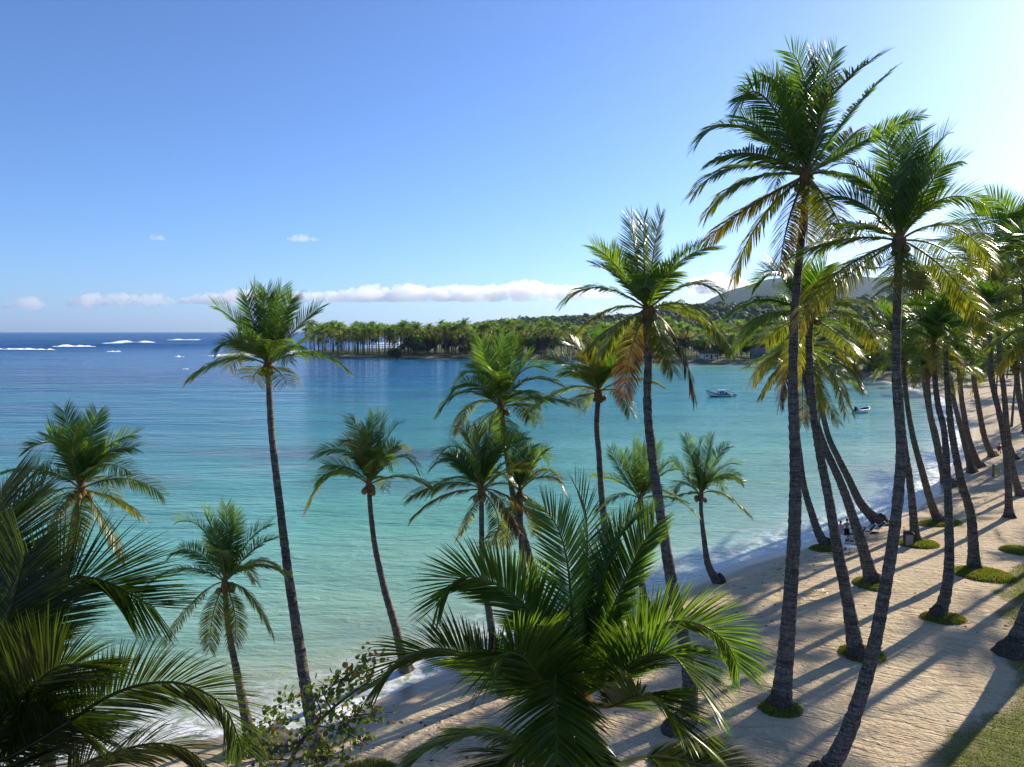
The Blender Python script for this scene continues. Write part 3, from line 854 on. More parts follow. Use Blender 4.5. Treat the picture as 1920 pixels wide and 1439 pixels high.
palm('tallest palm of all, with one thin frond reaching high to the right',
  (1512, 340, 33), (1463, 1322), [(1508,400),(1497,500),(1489,620),(1487,740),(1491,860),(1490,980),(1483,1100),(1474,1220)], 13, 31,
  [[(1435,185),(1383,205)],[(1455,165),(1395,180)],[(1390,238),(1310,268)],[(1430,245),(1385,218)],[(1470,180),(1435,150)],[(1510,170),(1482,98)],
   [(1525,170),(1540,100)],[(1545,165),(1567,97)],[(1600,205),(1677,128),{'l':.55,'roll':.1,'dz':1.5,'vee':.1}],[(1640,255),(1728,215),{'l':.6,'dz':-1.2}],
   [(1385,312),(1302,362)],[(1400,338),(1325,402)],[(1400,392),(1327,450)],[(1425,415),(1375,525),{'age':.6}],[(1480,410),(1462,505)],[(1514,400),(1512,460)],
   [(1555,385),(1583,442),{'age':.55}],[(1575,325),(1622,352)],[(1490,230),(1478,150)],[(1540,220),(1560,150)],[(1420,290),(1340,300)],[(1560,290),(1600,250),{'age':.5}],
   [(1540,380),(1560,450),{'age':.6}]],
  235, fill=2, seed=30, llen=.285, coco=6)
palm('tall right palm with upright green fronds and a trunk bowing out at the bottom',
  (1686, 462, 28), (1535, 1462), [(1684,520),(1681,620),(1681,720),(1689,830),(1685,920),(1672,1030),(1655,1130),(1637,1220),(1612,1310),(1578,1400)], 14, 29,
  [[(1672,320),(1652,248)],[(1703,320),(1727,245)],[(1738,310),(1777,252)],[(1690,340),(1688,250)],[(1625,325),(1550,318)],[(1620,385),(1557,368)],
   [(1590,448),(1487,478)],[(1600,508),(1538,568),{'age':.5}],[(1738,355),(1772,310)],[(1765,375),(1848,385)],[(1785,425),(1858,500),{'age':.5}],
   [(1765,465),(1828,522),{'age':.5}],[(1770,505),(1848,612),{'age':.6}],[(1680,510),(1662,548)],[(1702,505),(1732,545)],[(1660,380),(1600,330)],
   [(1715,360),(1745,280)],[(1640,430),(1580,420)],[(1560,520),(1500,610),{'age':.62,'dz':-1.5}]],
  205, fill=2, seed=31, llen=.31, age_b=-.03, coco=5)
palm('palm just right of the tallest trunk, crown level with the hills',
  (1518, 600, 37), (1607, 1232), [(1517,660),(1524,760),(1537,850),(1553,930),(1572,1040),(1590,1130)], 12, 25,
  [[(1440,562),(1368,588)],[(1465,515),(1413,538)],[(1505,540),(1500,490)],[(1530,535),(1548,500)],[(1595,595),(1646,658),{'droop':1.2}],[(1598,562),(1652,602)],
   [(1468,612),(1436,642),{'age':.5}],[(1575,630),(1610,668),{'age':.5}],[(1480,540),(1450,500)],[(1560,550),(1590,510)],[(1450,590),(1400,620)],[(1500,640),(1480,690),{'age':.6}]],
  160, fill=7, seed=32, llen=.32, age_b=-.03)
palm('palm with ragged olive skirt behind the tallest trunk, middle of three leaning palms',
  (1510, 660, 46), (1637, 1094), [(1512,720),(1527,780),(1547,840),(1578,910),(1606,990),(1624,1050)], 9, 22,
  [[(1450,634),(1400,642)],[(1450,668),(1412,714),{'age':.6}],[(1475,695),(1462,760),{'age':.83}],[(1505,710),(1505,795),{'age':.8}],[(1560,700),(1586,778),{'age':.6}],
   [(1580,682),(1615,728),{'age':.5}],[(1535,720),(1572,792),{'age':.62}],[(1565,645),(1622,668)],[(1460,690),(1430,740),{'age':.65}],[(1530,700),(1540,780),{'age':.7}]],
  125, fill=8, seed=33, llen=.34, age_b=.08)
palm('strongly leaning palm with dark exposed roots at the very edge of the water',
  (1534, 700, 60), (1650, 980), [(1540,760),(1553,818),(1572,860),(1592,900),(1615,946)], 8, 17,
  [[(1580,700),(1618,735)],[(1575,730),(1600,775),{'age':.6}],[(1500,700),(1470,745)],[(1560,660),(1590,650)]],
  90, fill=15, seed=34, llen=.34, age_b=.02)
palm('slender leaning palm rooted in a grass patch left of the two standing people',
  (1478, 690, 55), (1552, 1026), [(1488,760),(1499,850),(1507,910),(1521,960),(1535,1000)], 8, 15,
  [[(1440,680),(1415,700)],[(1450,710),(1425,745)]], 85, fill=14, seed=35, llen=.34, age_b=.02)
palm('small waterline palm with fan-shaped crown, left of the one with the curved foot',
  (1200, 942, 41), (1210, 1135), [(1198,985),(1201,1040),(1203,1090)], 7, 13,
  [[(1160,875),(1145,842)],[(1192,880),(1190,822)],[(1205,880),(1205,835)],[(1215,885),(1232,832)],[(1165,905),(1112,890)],[(1165,928),(1118,955),{'age':.5}],
   [(1240,890),(1275,880)],[(1240,880),(1262,868)],[(1245,920),(1308,965),{'s':-1}],[(1215,970),(1222,1000),{'age':.6}],[(1235,930),(1280,940)],[(1180,885),(1170,850)]],
  98, fill=2, seed=36, llen=.35, age_b=.02)
palm('small neat palm with a clean curved foot on the wet sand',
  (1314, 932, 45.5), (1348, 1093), [(1315,965),(1320,1010),(1328,1060)], 7, 14,
  [[(1298,860),(1284,820)],[(1310,860),(1318,825)],[(1325,860),(1335,818)],[(1340,865),(1365,838)],[(1350,880),(1385,870)],[(1355,890),(1392,902),{'droop':1.1}],
   [(1355,925),(1405,965),{'age':.45}],[(1290,900),(1262,862)],[(1280,905),(1262,925)],[(1290,925),(1270,935)],[(1330,890),(1360,920)],[(1305,880),(1290,850)]],
  92, fill=2, seed=37, llen=.33)
# ---- the foreground palm just below the camera
palm('huge foreground palm at the bottom centre, seen from above, fronds spread like a fountain',
  (1082, 1330, 13.2), (1082, 2120), [(1080,1430),(1080,1560)], 44, 52,
  [[(1075,1200),(1066,1070),(1048,995),(1022,955),{'age':.3,'dz':.6,'head':(0.15,-1),'roll':0,'n':.5,'l':.72}],
   [(1088,1190),(1100,1060),(1098,960),(1080,915),{'dz':1.2,'head':(-.2,-1),'age':.15,'n':.4,'l':.7}],
   [(1019,1181),(965,1118),(905,1086),(857,1087),(820,1135),{'dz':-.6,'rc':-1.1,'l':.85,'vee':.2,'age':.3}],
   [(1010,1300),(962,1278),(905,1243),(857,1222),(800,1218),(749,1240),(704,1286),{'dz':-.9,'age':.40,'droop':.9,'rc':-.85,'l':1.0}],
   [(1062,1285),(1044,1266),(1040,1300),(1045,1430),{'dz':-2.4,'droop':.7,'head':(-.3,-1),'age':.3}],
   [(1030,1290),(985,1235),(950,1225),(930,1260),{'dz':-1.9,'roll':-.8,'droop':.9,'age':.35}],
   [(1040,1400),(962,1382),(887,1376),(812,1399),(760,1445),{'dz':-1.0,'roll':-.6,'droop':1.0,'age':.4}],
   [(1110,1180),(1130,1080),(1160,1010),(1190,975),(1222,962),{'dz':.9,'roll':.35,'age':.12,'l':.75}],
   [(1130,1190),(1168,1098),(1200,1030),(1226,988),{'dz':.3,'roll':-.5,'age':.2,'l':.8}],
   [(1145,1240),(1199,1192),(1262,1166),(1319,1174),(1362,1207),(1386,1256),{'dz':-.3,'rc':1.0,'l':.84,'age':.3,'vee':.35,'droop':.6}],
   [(1145,1275),(1205,1232),(1262,1232),(1310,1292),{'dz':-1.8,'roll':.7,'l':1.15,'droop':.85,'age':.3}],
   [(1140,1325),(1195,1306),(1235,1320),(1278,1366),{'dz':-1.8,'roll':.6,'l':1.1,'droop':.9,'age':.35}],
   [(1075,1380),(1085,1440),(1095,1500),{'dz':-2.0,'age':.4}],
   [(1120,1432),(1220,1418),(1320,1437),(1400,1475),{'dz':-1.2,'bare':.55,'age':.6}],
   [(1000,1400),(950,1420),(900,1470),{'dz':-1.6,'age':.5}]],
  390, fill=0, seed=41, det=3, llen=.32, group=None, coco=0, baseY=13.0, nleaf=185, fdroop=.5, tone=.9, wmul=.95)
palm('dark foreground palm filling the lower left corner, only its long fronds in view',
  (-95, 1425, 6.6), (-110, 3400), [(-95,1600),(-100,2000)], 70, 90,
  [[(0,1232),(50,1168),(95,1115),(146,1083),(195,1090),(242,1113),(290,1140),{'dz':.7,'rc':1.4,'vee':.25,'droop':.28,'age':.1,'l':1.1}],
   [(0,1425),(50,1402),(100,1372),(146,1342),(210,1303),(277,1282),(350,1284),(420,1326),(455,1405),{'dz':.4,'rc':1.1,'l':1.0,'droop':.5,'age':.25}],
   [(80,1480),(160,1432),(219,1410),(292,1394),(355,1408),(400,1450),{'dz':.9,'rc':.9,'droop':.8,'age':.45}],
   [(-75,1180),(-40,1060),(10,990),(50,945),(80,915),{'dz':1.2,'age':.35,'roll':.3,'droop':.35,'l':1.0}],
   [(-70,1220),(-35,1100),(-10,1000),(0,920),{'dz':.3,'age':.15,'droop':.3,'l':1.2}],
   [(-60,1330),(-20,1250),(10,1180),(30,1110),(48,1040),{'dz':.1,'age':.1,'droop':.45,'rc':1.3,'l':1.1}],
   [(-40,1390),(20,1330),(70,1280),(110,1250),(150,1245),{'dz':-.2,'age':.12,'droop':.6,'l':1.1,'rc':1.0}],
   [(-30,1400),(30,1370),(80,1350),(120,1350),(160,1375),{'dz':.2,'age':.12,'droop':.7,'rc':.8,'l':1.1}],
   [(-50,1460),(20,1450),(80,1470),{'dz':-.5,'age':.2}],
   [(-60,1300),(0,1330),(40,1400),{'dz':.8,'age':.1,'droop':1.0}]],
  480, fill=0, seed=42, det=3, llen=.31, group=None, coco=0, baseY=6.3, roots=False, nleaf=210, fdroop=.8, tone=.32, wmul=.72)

# ---- palms along the right of the beach: base, trunk and crown seen, fronds grown by chance
auto = [
 ('palm whose foot stands beside the wooden litter bin in a round grass patch', (1682,640,52),(1717,1017),[(1688,740),(1694,820),(1708,920)],9,15,88,51),
 ('leaning palm with its foot in the second round grass patch right of the litter bin', (1694,680,56),(1762,981),[(1700,750),(1712,820),(1728,880),(1745,940)],8,15,82,52),
 ('palm leaning from bare sand above the grass patches, at the upper beach', (1738,700,66),(1787,912),[(1744,770),(1756,820),(1768,877)],8,12,70,53),
 ('full-crowned palm with a massive dark root heel, right side of the beach', (1752,650,42),(1757,1158),[(1753,710),(1759,760),(1771,815),(1777,920),(1780,1040),(1774,1110)],9,20,100,54),
 ('straight palm whose foot stands on the largest grass mound at the right', (1775,620,48),(1827,1068),[(1774,680),(1779,760),(1786,820),(1803,905),(1821,970)],9,19,95,55),
 ('left palm of the close pair with black root discs near the wooden post', (1780,690,72),(1823,886),[(1787,744),(1797,785),(1806,820)],8,12,66,56),
 ('right palm of the close pair with black root discs near the wooden post', (1795,640,74),(1836,876),[(1801,731),(1808,780),(1816,822)],8,12,68,57),
 ('palm with splayed dark roots next to the person in red', (1822,640,80),(1862,856),[(1825,704),(1833,752),(1846,820)],8,11,68,58),
 ('left of two crossing trunks at the right edge of the upper beach', (1855,600,60),(1892,970),[(1858,671),(1863,725),(1882,820),(1890,900)],8,13,84,59),
 ('right of two crossing trunks at the right edge, its foot touching the frame', (1872,560,66),(1914,930),[(1874,671),(1882,731),(1890,820),(1900,885)],8,12,86,60),
 ('palm cut by the right edge, fronds showing high over the thicket', (1918,492,45),(1985,1075),[(1922,560),(1940,760)],10,18,150,61),
 ('palm footed in the lawn at the right edge, only its bulging dark foot in view', (2010,640,36),(1897,1226),[(1990,850),(1965,1020),(1925,1165)],14,34,150,62),
 ('bright-tipped palm on the upper beach behind the crossing trunks', (1905,690,90),(1935,850),[(1910,740),(1922,800)],9,11,80,63),
 ('palm behind the full-crowned one, crown touching the skyline', (1720,560,75),(1772,905),[(1724,640),(1740,760)],8,11,80,64),
 ('palm with drooping skirt above the two crossing trunks', (1840,520,85),(1900,862),[(1843,600),(1860,720)],8,11,84,67),
]
for lab, cr, ba, tr, w0, w1, rp, sdv in auto:
    palm(lab, cr, ba, tr, w0, w1, [], rp, fill=24, seed=sdv, det=1 if cr[2] > 58 else 2, llen=.33, age_b=.0, coco=3)

# palms beyond the right edge of the frame: their trunks and crowns throw the long shadows on the sand
for i, (x, y, h, lx, ly) in enumerate([(27.5,36.5,19,-1.5,-1),(31,34.5,21,-1,0),(34,32.5,18,-1,-1),(40,47,19,-2,0),(46,58,20,-2,0),
        (52,50,18,-1,0),(58,66,20,-2,0),(66,76,18,-1,1),(38,24,18,-1,0),(60,86,19,-2,0),(73,92,20,-2,0),(48,38,20,-1,0),(76,110,18,-2,0)]):
    rng = np.random.default_rng(300 + i)
    z = gz(x, y)
    px = CX + x / y * FOC
    tp = np.array([x + lx * 1.4, y + ly, h])
    def topx(p):
        b = -((CAM_Z - p[2]))
        dy_ = p[1] * CP - b * SP; u_ = p[1] * SP + b * CP
        return CX + p[0] / dy_ * FOC, CY - u_ / dy_ * FOC
    c_ = topx(tp); b_ = topx(np.array([x, y, z])); m_ = topx(np.array([x + lx * .3, y + ly * .3, h * .5]))
    palm('palm beyond the right edge of the lawn, throwing its shadow across the sand', (c_[0], c_[1], tp[1]), b_, [m_], 0.3 / y * FOC, 0.5 / y * FOC, [],
         3.6 / y * FOC, fill=19, seed=300 + i, det=1, llen=.33, group='palms beyond the right edge', baseY=y, nleaf=30)
# ------------------------------------------------------------------ hills
def interp_px(tab, px):
    return np.interp(px, [a for a, b in tab], [b for a, b in tab])
RIDGE = [(840,622),(875,619),(900,611),(960,606),(1010,601),(1060,597),(1110,598),(1200,594),(1250,586),(1330,580),(1440,574),(1600,565),(1920,555),(2600,555)]
def hill_z(X, Y):
    px = CX + X / np.maximum(Y, 50) * FOC
    y0 = 1250.0
    top = CAM_Z + (622 - interp_px(RIDGE, px)) / FOC * y0
    prof = np.where(Y < y0, smooth01((Y - 640) / (y0 - 640)), smooth01((3200 - Y) / 1900))
    n = fbm(X * .006, Y * .006, 4)
    return 1.5 + np.maximum(top - 1.5, 0) * prof * (1 + 0.12 * n) + 3 * n * prof
gx = np.linspace(-130, 2600, 230); gy = np.concatenate([np.linspace(640, 1300, 70), np.linspace(1320, 3200, 40)])
Xg, Yg = np.meshgrid(gx, gy); Xg = Xg * (Yg / 1250) * 0.9
Zg = hill_z(Xg, Yg) - 0.6
nc = len(gx)
i = np.arange(len(gy) - 1)[:, None] * nc; j = np.arange(nc - 1)[None, :]
Fg = np.stack([i + j, i + j + 1, i + nc + j + 1, i + nc + j], -1).reshape(-1, 4)
q = NT('hill_undergrowth')
q.L.new(q.ramp(q.noise(0.03, 6, q.pos(), 0.7), [(0.3, (0.02, 0.035, 0.012)), (0.7, (0.06, 0.085, 0.025))]), q.bsdf.inputs['Base Color'])
q.bsdf.inputs['Roughness'].default_value = 0.95; q.bsdf.inputs['Specular IOR Level'].default_value = 0.1
tag(obj('hill', mesh_np('hill', np.stack([Xg.ravel(), Yg.ravel(), Zg.ravel()], 1), Fg, q.m)), kind='structure')

MRIDGE = [(1150,622),(1250,603),(1300,580),(1330,562),(1360,549),(1400,538),(1440,527),(1500,521),(1560,517),(1640,522),(1700,514),(1760,519),(1820,532),(1920,540),(2300,550),(3000,580)]
gx = np.linspace(900, 8200, 260); gy = np.linspace(3300, 8000, 70)
Xg, Yg = np.meshgrid(gx, gy); Xg = Xg * (Yg / 5200)
px = CX + Xg / Yg * FOC; y0 = 5200.0
top = CAM_Z + (622 - interp_px(MRIDGE, px)) / FOC * y0
prof = np.where(Yg < y0, smooth01((Yg - 3300) / (y0 - 3300)) ** 0.8, smooth01((8000 - Yg) / 2800))
n = fbm(Xg * .0012, Yg * .0012, 5)
Zg = np.maximum(top, 2) * prof * (1 + 0.16 * n * (1 - prof * 0.75)) + 4 * fbm(Xg * .02, Yg * .02, 3)
nc = len(gx); i = np.arange(len(gy) - 1)[:, None] * nc; j = np.arange(nc - 1)[None, :]
Fg = np.stack([i + j, i + j + 1, i + nc + j + 1, i + nc + j], -1).reshape(-1, 4)
q = NT('mountain_forest')
mn = q.noise(0.02, 8, q.pos(), 0.75)
q.L.new(q.ramp(mn, [(0.3, (0.010, 0.020, 0.010)), (0.7, (0.028, 0.042, 0.020))]), q.bsdf.inputs['Base Color'])
q.bsdf.inputs['Roughness'].default_value = 0.95; q.bsdf.inputs['Specular IOR Level'].default_value = 0.05
q.L.new(q.bump(mn, 1.0, 12.0), q.bsdf.inputs['Normal'])
tag(obj('mountain', mesh_np('mountain', np.stack([Xg.ravel(), Yg.ravel(), Zg.ravel()], 1), Fg, q.m)), kind='structure')

# ------------------------------------------------------------------ broadleaf trees and bushes
def leaf_cloud(rng, centres, radii, n, size, base, var=0.25, flat=0.8):
    """n leaf clusters spread through lumpy volumes"""
    ci = rng.choice(len(centres), n, p=np.array(radii) ** 2 / np.sum(np.array(radii) ** 2))
    d = rng.normal(0, 1, (n, 3)); d /= np.linalg.norm(d, axis=1)[:, None]
    r = rng.random(n) ** 0.45
    C = np.array(centres)[ci] + d * (np.array(radii)[ci] * r)[:, None] * np.array([1, 1, flat])
    a = rng.normal(0, 1, (n, 3)); a /= np.linalg.norm(a, axis=1)[:, None]
    b = np.cross(a, rng.normal(0, 1, (n, 3))); b /= np.linalg.norm(b, axis=1)[:, None]
    s = size * (0.6 + 0.8 * rng.random(n))[:, None]
    V = np.stack([C - a * s, C + b * s * .5, C + a * s, C - b * s * .5], 1).reshape(-1, 3)
    F = np.arange(n * 4).reshape(-1, 4)
    col = np.array(base)[None] * (1 + rng.normal(0, var, (n, 1))) * (0.85 + 0.3 * rng.random((n, 3)))
    col = np.clip(col, .004, 1)
    return V, F, np.repeat(col, 4, 0)

def broad_proto(seed, R0, H, nleaf, size, base, trunkr=0.25):
    rng = np.random.default_rng(seed)
    cs, rs = [], []
    for k in range(9):
        a = rng.random() * 6.28; rr = R0 * (0.15 + 0.6 * rng.random())
        cs.append([math.cos(a) * rr, math.sin(a) * rr, H * (0.5 + 0.38 * rng.random())]); rs.append(R0 * (0.32 + 0.26 * rng.random()))
    V, F, Cc = leaf_cloud(rng, cs, rs, nleaf, size, base)
    crown = mesh_np('crown', V, F, M['broadleaf'], smooth=False, cols=Cc)
    tv, tf = tube_arr(spline([[0, 0, -0.3], [R0 * .04, 0, H * .3], [R0 * .1, R0 * .05, H * .75]], 8), np.linspace(trunkr, trunkr * .4, 8), 6)
    Vs, Fs = [tv], [tf]; nn = len(tv)
    for c in cs[:5]:
        v, f = tube_arr(spline([[R0 * .04, 0, H * .25], [c[0] * .4, c[1] * .4, H * .45], c], 6), np.linspace(trunkr * .5, trunkr * .15, 6), 4)
        Vs.append(v); Fs.append(f + nn); nn += len(v)
    trunk = mesh_np('trunk', np.concatenate(Vs), np.concatenate(Fs), M['bark'])
    return trunk, crown
BP = [broad_proto(60 + k, 4.5, 8.5, 2600, 0.42, [(0.05, 0.075, 0.02), (0.035, 0.055, 0.016), (0.07, 0.085, 0.025)][k % 3]) for k in range(5)]
BUSH = [broad_proto(80 + k, 3.4, 4.6, 2200, 0.30, [(0.045, 0.07, 0.018), (0.06, 0.075, 0.02)][k % 2], .12) for k in range(3)]

def place_tree(proto, name, p, rz, s, label, group, cat='tree'):
    r = empty(name, p); r.rotation_euler = (0, 0, rz); r.scale = (s, s, s)
    tag(r, label, cat, group)
    obj('trunk', proto[0], r); obj('crown', proto[1], r)
    return r

# the round dark bush on the point
p = ground(740, 671, 1.5); z = gz(p[0], p[1] + 8)
place_tree(BUSH[0], 'bush', (p[0], p[1] + 8, z), .4, 1.75, 'broad round dark green bush alone at the water on the palm-covered point', None, 'bush')
p = ground(700, 671.5, 1.5)
place_tree(BUSH[1], 'bush', (p[0] + 2, p[1] + 95, gz(p[0], p[1] + 95)), 1.4, 1.0, 'low dark bush against the white surf behind the point', None, 'bush')
rr = np.random.default_rng(5)
cnt = 0
# understory along the far shore right of the point, and thicket at the inner corner of the bay
while cnt < 96:
    if cnt < 46: px = rr.uniform(990, 1500); d0 = rr.uniform(16, 70)
    elif cnt < 70: px = rr.uniform(1480, 1660); d0 = rr.uniform(4, 45)
    else: px = rr.uniform(760, 1010); d0 = rr.uniform(28, 90)
    yy = np.interp(px, [940, 1200, 1300, 1454, 1500, 1576, 1617, 1671], [675, 680, 683, 685, 690, 700, 709, 716])
    g = ground(px, yy); Yv = g[1] + d0; Xv = (px - CX) / FOC * Yv
    if sdist(np.array([Xv]), np.array([Yv]))[0] < 4: continue
    pr = BP[cnt % 5] if rr.random() < .6 else BUSH[cnt % 3]
    place_tree(pr, 'shore_tree', (Xv, Yv, gz(Xv, Yv) - .1), rr.uniform(0, 6.28), rr.uniform(.8, 1.5),
               'dark leafy tree growing under the palms on the far shore of the bay' if cnt < 46 or cnt >= 70 else 'dense dark leafy tree in the thicket at the inner corner of the bay',
               'understory trees of the far shore' if cnt < 46 or cnt >= 70 else 'thicket trees at the inner corner of the bay')
    cnt += 1
# thicket inland of the beach on the right
for k in range(34):
    Yv = rr.uniform(95, 300); sdm = 0
    for _ in range(40):
        Xv = rr.uniform(40, 260)
        sdm = sdist(np.array([Xv]), np.array([Yv]))[0]
        if 22 < sdm < 60: break
    place_tree(BP[k % 5] if k % 2 else BUSH[k % 3], 'thicket_tree', (Xv, Yv, gz(Xv, Yv) - .1), rr.uniform(0, 6.28), rr.uniform(.8, 1.4),
               'leafy tree in the thicket behind the palms on the right of the beach', 'thicket trees behind the beach palms')

# hillside woods: thousands of far crowns as one mass
rng = np.random.default_rng(77)
ico = bmesh.new(); bmesh.ops.create_icosphere(ico, subdivisions=1, radius=1.0)
iv = np.array([v.co[:] for v in ico.verts]); ifc = np.array([[v.index for v in f.verts] for f in ico.faces]); ico.free()
def woods(name, pts, sizes, label, cols):
    Vs, Fs, Cs = [], [], []; nn = 0
    varis = []
    for k in range(10):
        nz = np.array([mnoise.noise(Vector(v) * 1.7 + Vector((k * 7.1, 0, 0))) * .45 + mnoise.noise(Vector(v) * 4.5 + Vector((0, k * 3.3, 0))) * .30 for v in iv])
        varis.append(iv * (1 + nz)[:, None] * np.array([1, 1, .8]))
    for idx, (p, s) in enumerate(zip(pts, sizes)):
        v = varis[idx % 10]; a = rng.random() * 6.28; ca, sa = math.cos(a), math.sin(a)
        w_ = np.stack([v[:, 0] * ca - v[:, 1] * sa, v[:, 0] * sa + v[:, 1] * ca, v[:, 2]], 1) * s + p + np.array([0, 0, s * .55])
        Vs.append(w_); Fs.append(ifc + nn); nn += len(w_)
        c = cols[rng.integers(len(cols))] * (1 + rng.normal(0, .18))
        Cs.append(np.tile(np.clip(c, .005, 1), (len(w_), 1)) * (1 + rng.normal(0, .2, (len(w_), 1))))
        # loose sprays round the outline
        m = 16
        d = rng.normal(0, 1, (m, 3)); d[:, 2] = np.abs(d[:, 2]); d /= np.linalg.norm(d, axis=1)[:, None]
        C0 = p + d * s * rng.uniform(.75, 1.2, (m, 1)) * np.array([1, 1, .85]) + np.array([0, 0, s * .55])
        e1 = rng.normal(0, .16, (m, 3)) * s; e2 = rng.normal(0, .16, (m, 3)) * s
        tri = np.stack([C0 - e1, C0 + e2, C0 + e1], 1).reshape(-1, 3)
        Vs.append(tri); Fs.append(np.arange(m * 3).reshape(-1, 3) + nn); nn += m * 3
        Cs.append(np.tile(np.clip(c * 1.2, .005, 1), (m * 3, 1)))
    me = mesh_np(name, np.concatenate(Vs), [np.concatenate(Fs)], M['broadleaf'], smooth=False, cols=np.concatenate(Cs))
    tag(obj(name, me), label, 'woods', kind='stuff')
N = 4600
py_ = rng.uniform(0, 1, N) ** 0.8
Yw = 700 + py_ * 640; pxw = rng.uniform(872, 1960, N); Xw = (pxw - CX) / FOC * Yw
Zw = hill_z(Xw, Yw)
ok = Zw > 2.5
pts = np.stack([Xw, Yw, Zw - 1.0], 1)[ok]
woods('hillside_woods', pts, rng.uniform(2.6, 5.6, len(pts)) * (1 + (rng.random(len(pts)) > .95) * .6), 'mixed green woods covering the low hill behind the palm grove',
      np.array([[.035, .055, .018], [.05, .072, .022], [.028, .045, .018], [.07, .085, .03]]))

# ------------------------------------------------------------------ palm groves across the bay
def proto_palm(seed, H, Rm, nf, nl, segs, wmul=1.0, tr=0.17, k=6):
    rng = np.random.default_rng(seed)
    lean = rng.normal(0, .05, 2) * H
    top = np.array([lean[0], lean[1], H])
    C = spline([[0, 0, -0.3], [lean[0] * .2, lean[1] * .2, H * .45], top], 10)
    tv, tf = tube_arr(C, np.linspace(tr * 1.3, tr * .75, 10), k)
    Vs, Fs, Cs = [], [], []; nn = 0
    for i in range(nf):
        az = i * 2.399 + rng.random() * .5
        el = np.interp((i + .5) / nf, [0, .5, 1], [1.2, 0.35, -0.75]) + rng.normal(0, .12)
        Lf = Rm * rng.uniform(.8, 1.05); hd = np.array([math.cos(az), math.sin(az), 0])
        up0 = min(1.4, el + .6)
        p1 = top + Lf * .52 * (hd * math.cos(up0) + np.array([0, 0, math.sin(up0)]))
        p2 = top + Lf * (hd * math.cos(el) + np.array([0, 0, math.sin(el)])) + np.array([0, 0, -.1 * Lf])
        age = float(np.clip(.42 - .42 * el + rng.normal(0, .12), 0, .85))
        V, F, Cl = frond_arr([top, p1 * .7 + (top + p2) * .15, p2], Rm * .33, nl, segs, .017 * Rm * wmul, rng, rng.normal(0, .5), .15,
                             float(np.interp(el, [-.8, 0, .7, 1.3], [1.0, .95, .42, .2])), age, None, rachis=.012 * Rm * wmul)
        Vs.append(V); Fs.append(F + nn); Cs.append(Cl); nn += len(V)
    return (tv, tf), (np.concatenate(Vs), np.concatenate(Fs), np.concatenate(Cs))
FAR = []
for k in range(9):
    (tv, tf), (cv, cf, cc) = proto_palm(500 + k, [15.5, 14, 17, 12.5, 16, 14, 17, 10.5, 15][k] * 0.86, 4.3, 20, 13, 2, 3.0)
    cc = np.clip(cc * np.array([1.25, 1.4, 1.0]), 0, 1)
    FAR.append(((tv, tf), (cv, cf, cc), mesh_np('trunk', tv, tf, M['farwood']), mesh_np('crown', cv, cf, M['leaf_far'], cols=cc)))
rng = np.random.default_rng(91)
cand = []
def shore_y(px): return np.interp(px, [560, 640, 850, 1000, 1200, 1300, 1454, 1500, 1576, 1617, 1671], [666, 672, 674, 676, 680, 683, 685, 690, 700, 709, 716])
tries = 0
while len(cand) < 900 and tries < 30000:
    tries += 1
    px = rng.uniform(566, 1640)
    Y0 = ground(px, shore_y(px))[1]
    depth = 95 if px < 740 else (60 + (px - 740) * 0.9)
    depth = min(depth, 330)
    d = 7 + rng.random() ** 1.15 * depth
    Yv = Y0 + d; Xv = (px - CX) / FOC * Yv
    s = sdist(np.array([Xv]), np.array([Yv]))[0]
    if s < 3.5: continue
    if any((Xv - c[0]) ** 2 + (Yv - c[1]) ** 2 < 10 for c in cand[-260:]): continue
    cand.append((Xv, Yv, d, px))
# which show largest: nearest rows first
cand.sort(key=lambda c: c[2] * (1.0 if c[3] < 1150 else 0.8))
NIND = 225
for k, (Xv, Yv, d, px) in enumerate(cand[:NIND]):
    pr = FAR[rng.integers(len(FAR))]
    r = empty('far_palm', (Xv, Yv, gz(Xv, Yv)))
    r.rotation_euler = (0, 0, rng.uniform(0, 6.28)); s = rng.choice([.62, .8, .95, 1.05, 1.15]) * rng.uniform(.93, 1.07); r.scale = (s, s, s)
    tag(r, 'coconut palm in the front rows of the grove across the bay', 'palm tree', 'front rows of the palm grove across the bay')
    obj('trunk', pr[2], r); obj('crown', pr[3], r)
Vs, Fs, Cs = [], [], []; nn = 0; Vt, Ft = [], []; nt_ = 0
for (Xv, Yv, d, px) in cand[NIND:]:
    (tv, tf), (cv, cf, cc), _, _ = FAR[rng.integers(len(FAR))]
    a = rng.uniform(0, 6.28); s = rng.choice([.65, .85, 1.0, 1.1, 1.2]) * rng.uniform(.93, 1.07); z = gz(Xv, Yv)
    if Yv > 640: z = max(z, float(hill_z(np.array([Xv]), np.array([Yv]))[0]) - 1)
    Rz = np.array([[math.cos(a), -math.sin(a), 0], [math.sin(a), math.cos(a), 0], [0, 0, 1]])
    sel = None
    v = cv @ Rz.T * s + np.array([Xv, Yv, z]); Vs.append(v); Fs.append(cf + nn); Cs.append(cc); nn += len(v)
    v = tv @ Rz.T * s + np.array([Xv, Yv, z]); Vt.append(v); Ft.append(tf + nt_); nt_ += len(v)
g = empty('palm_grove', (60, 560, 2)); tag(g, 'dense mass of coconut palms behind the front rows across the bay', 'palm grove', kind='stuff')
o1 = obj('crowns', mesh_np('crowns', np.concatenate(Vs) - np.array([60, 560, 2]), np.concatenate(Fs), M['leaf_far'], cols=np.concatenate(Cs)), g); o1['kind'] = 'stuff'
o2 = obj('trunks', mesh_np('trunks', np.concatenate(Vt) - np.array([60, 560, 2]), np.concatenate(Ft), M['farwood']), g); o2['kind'] = 'stuff'

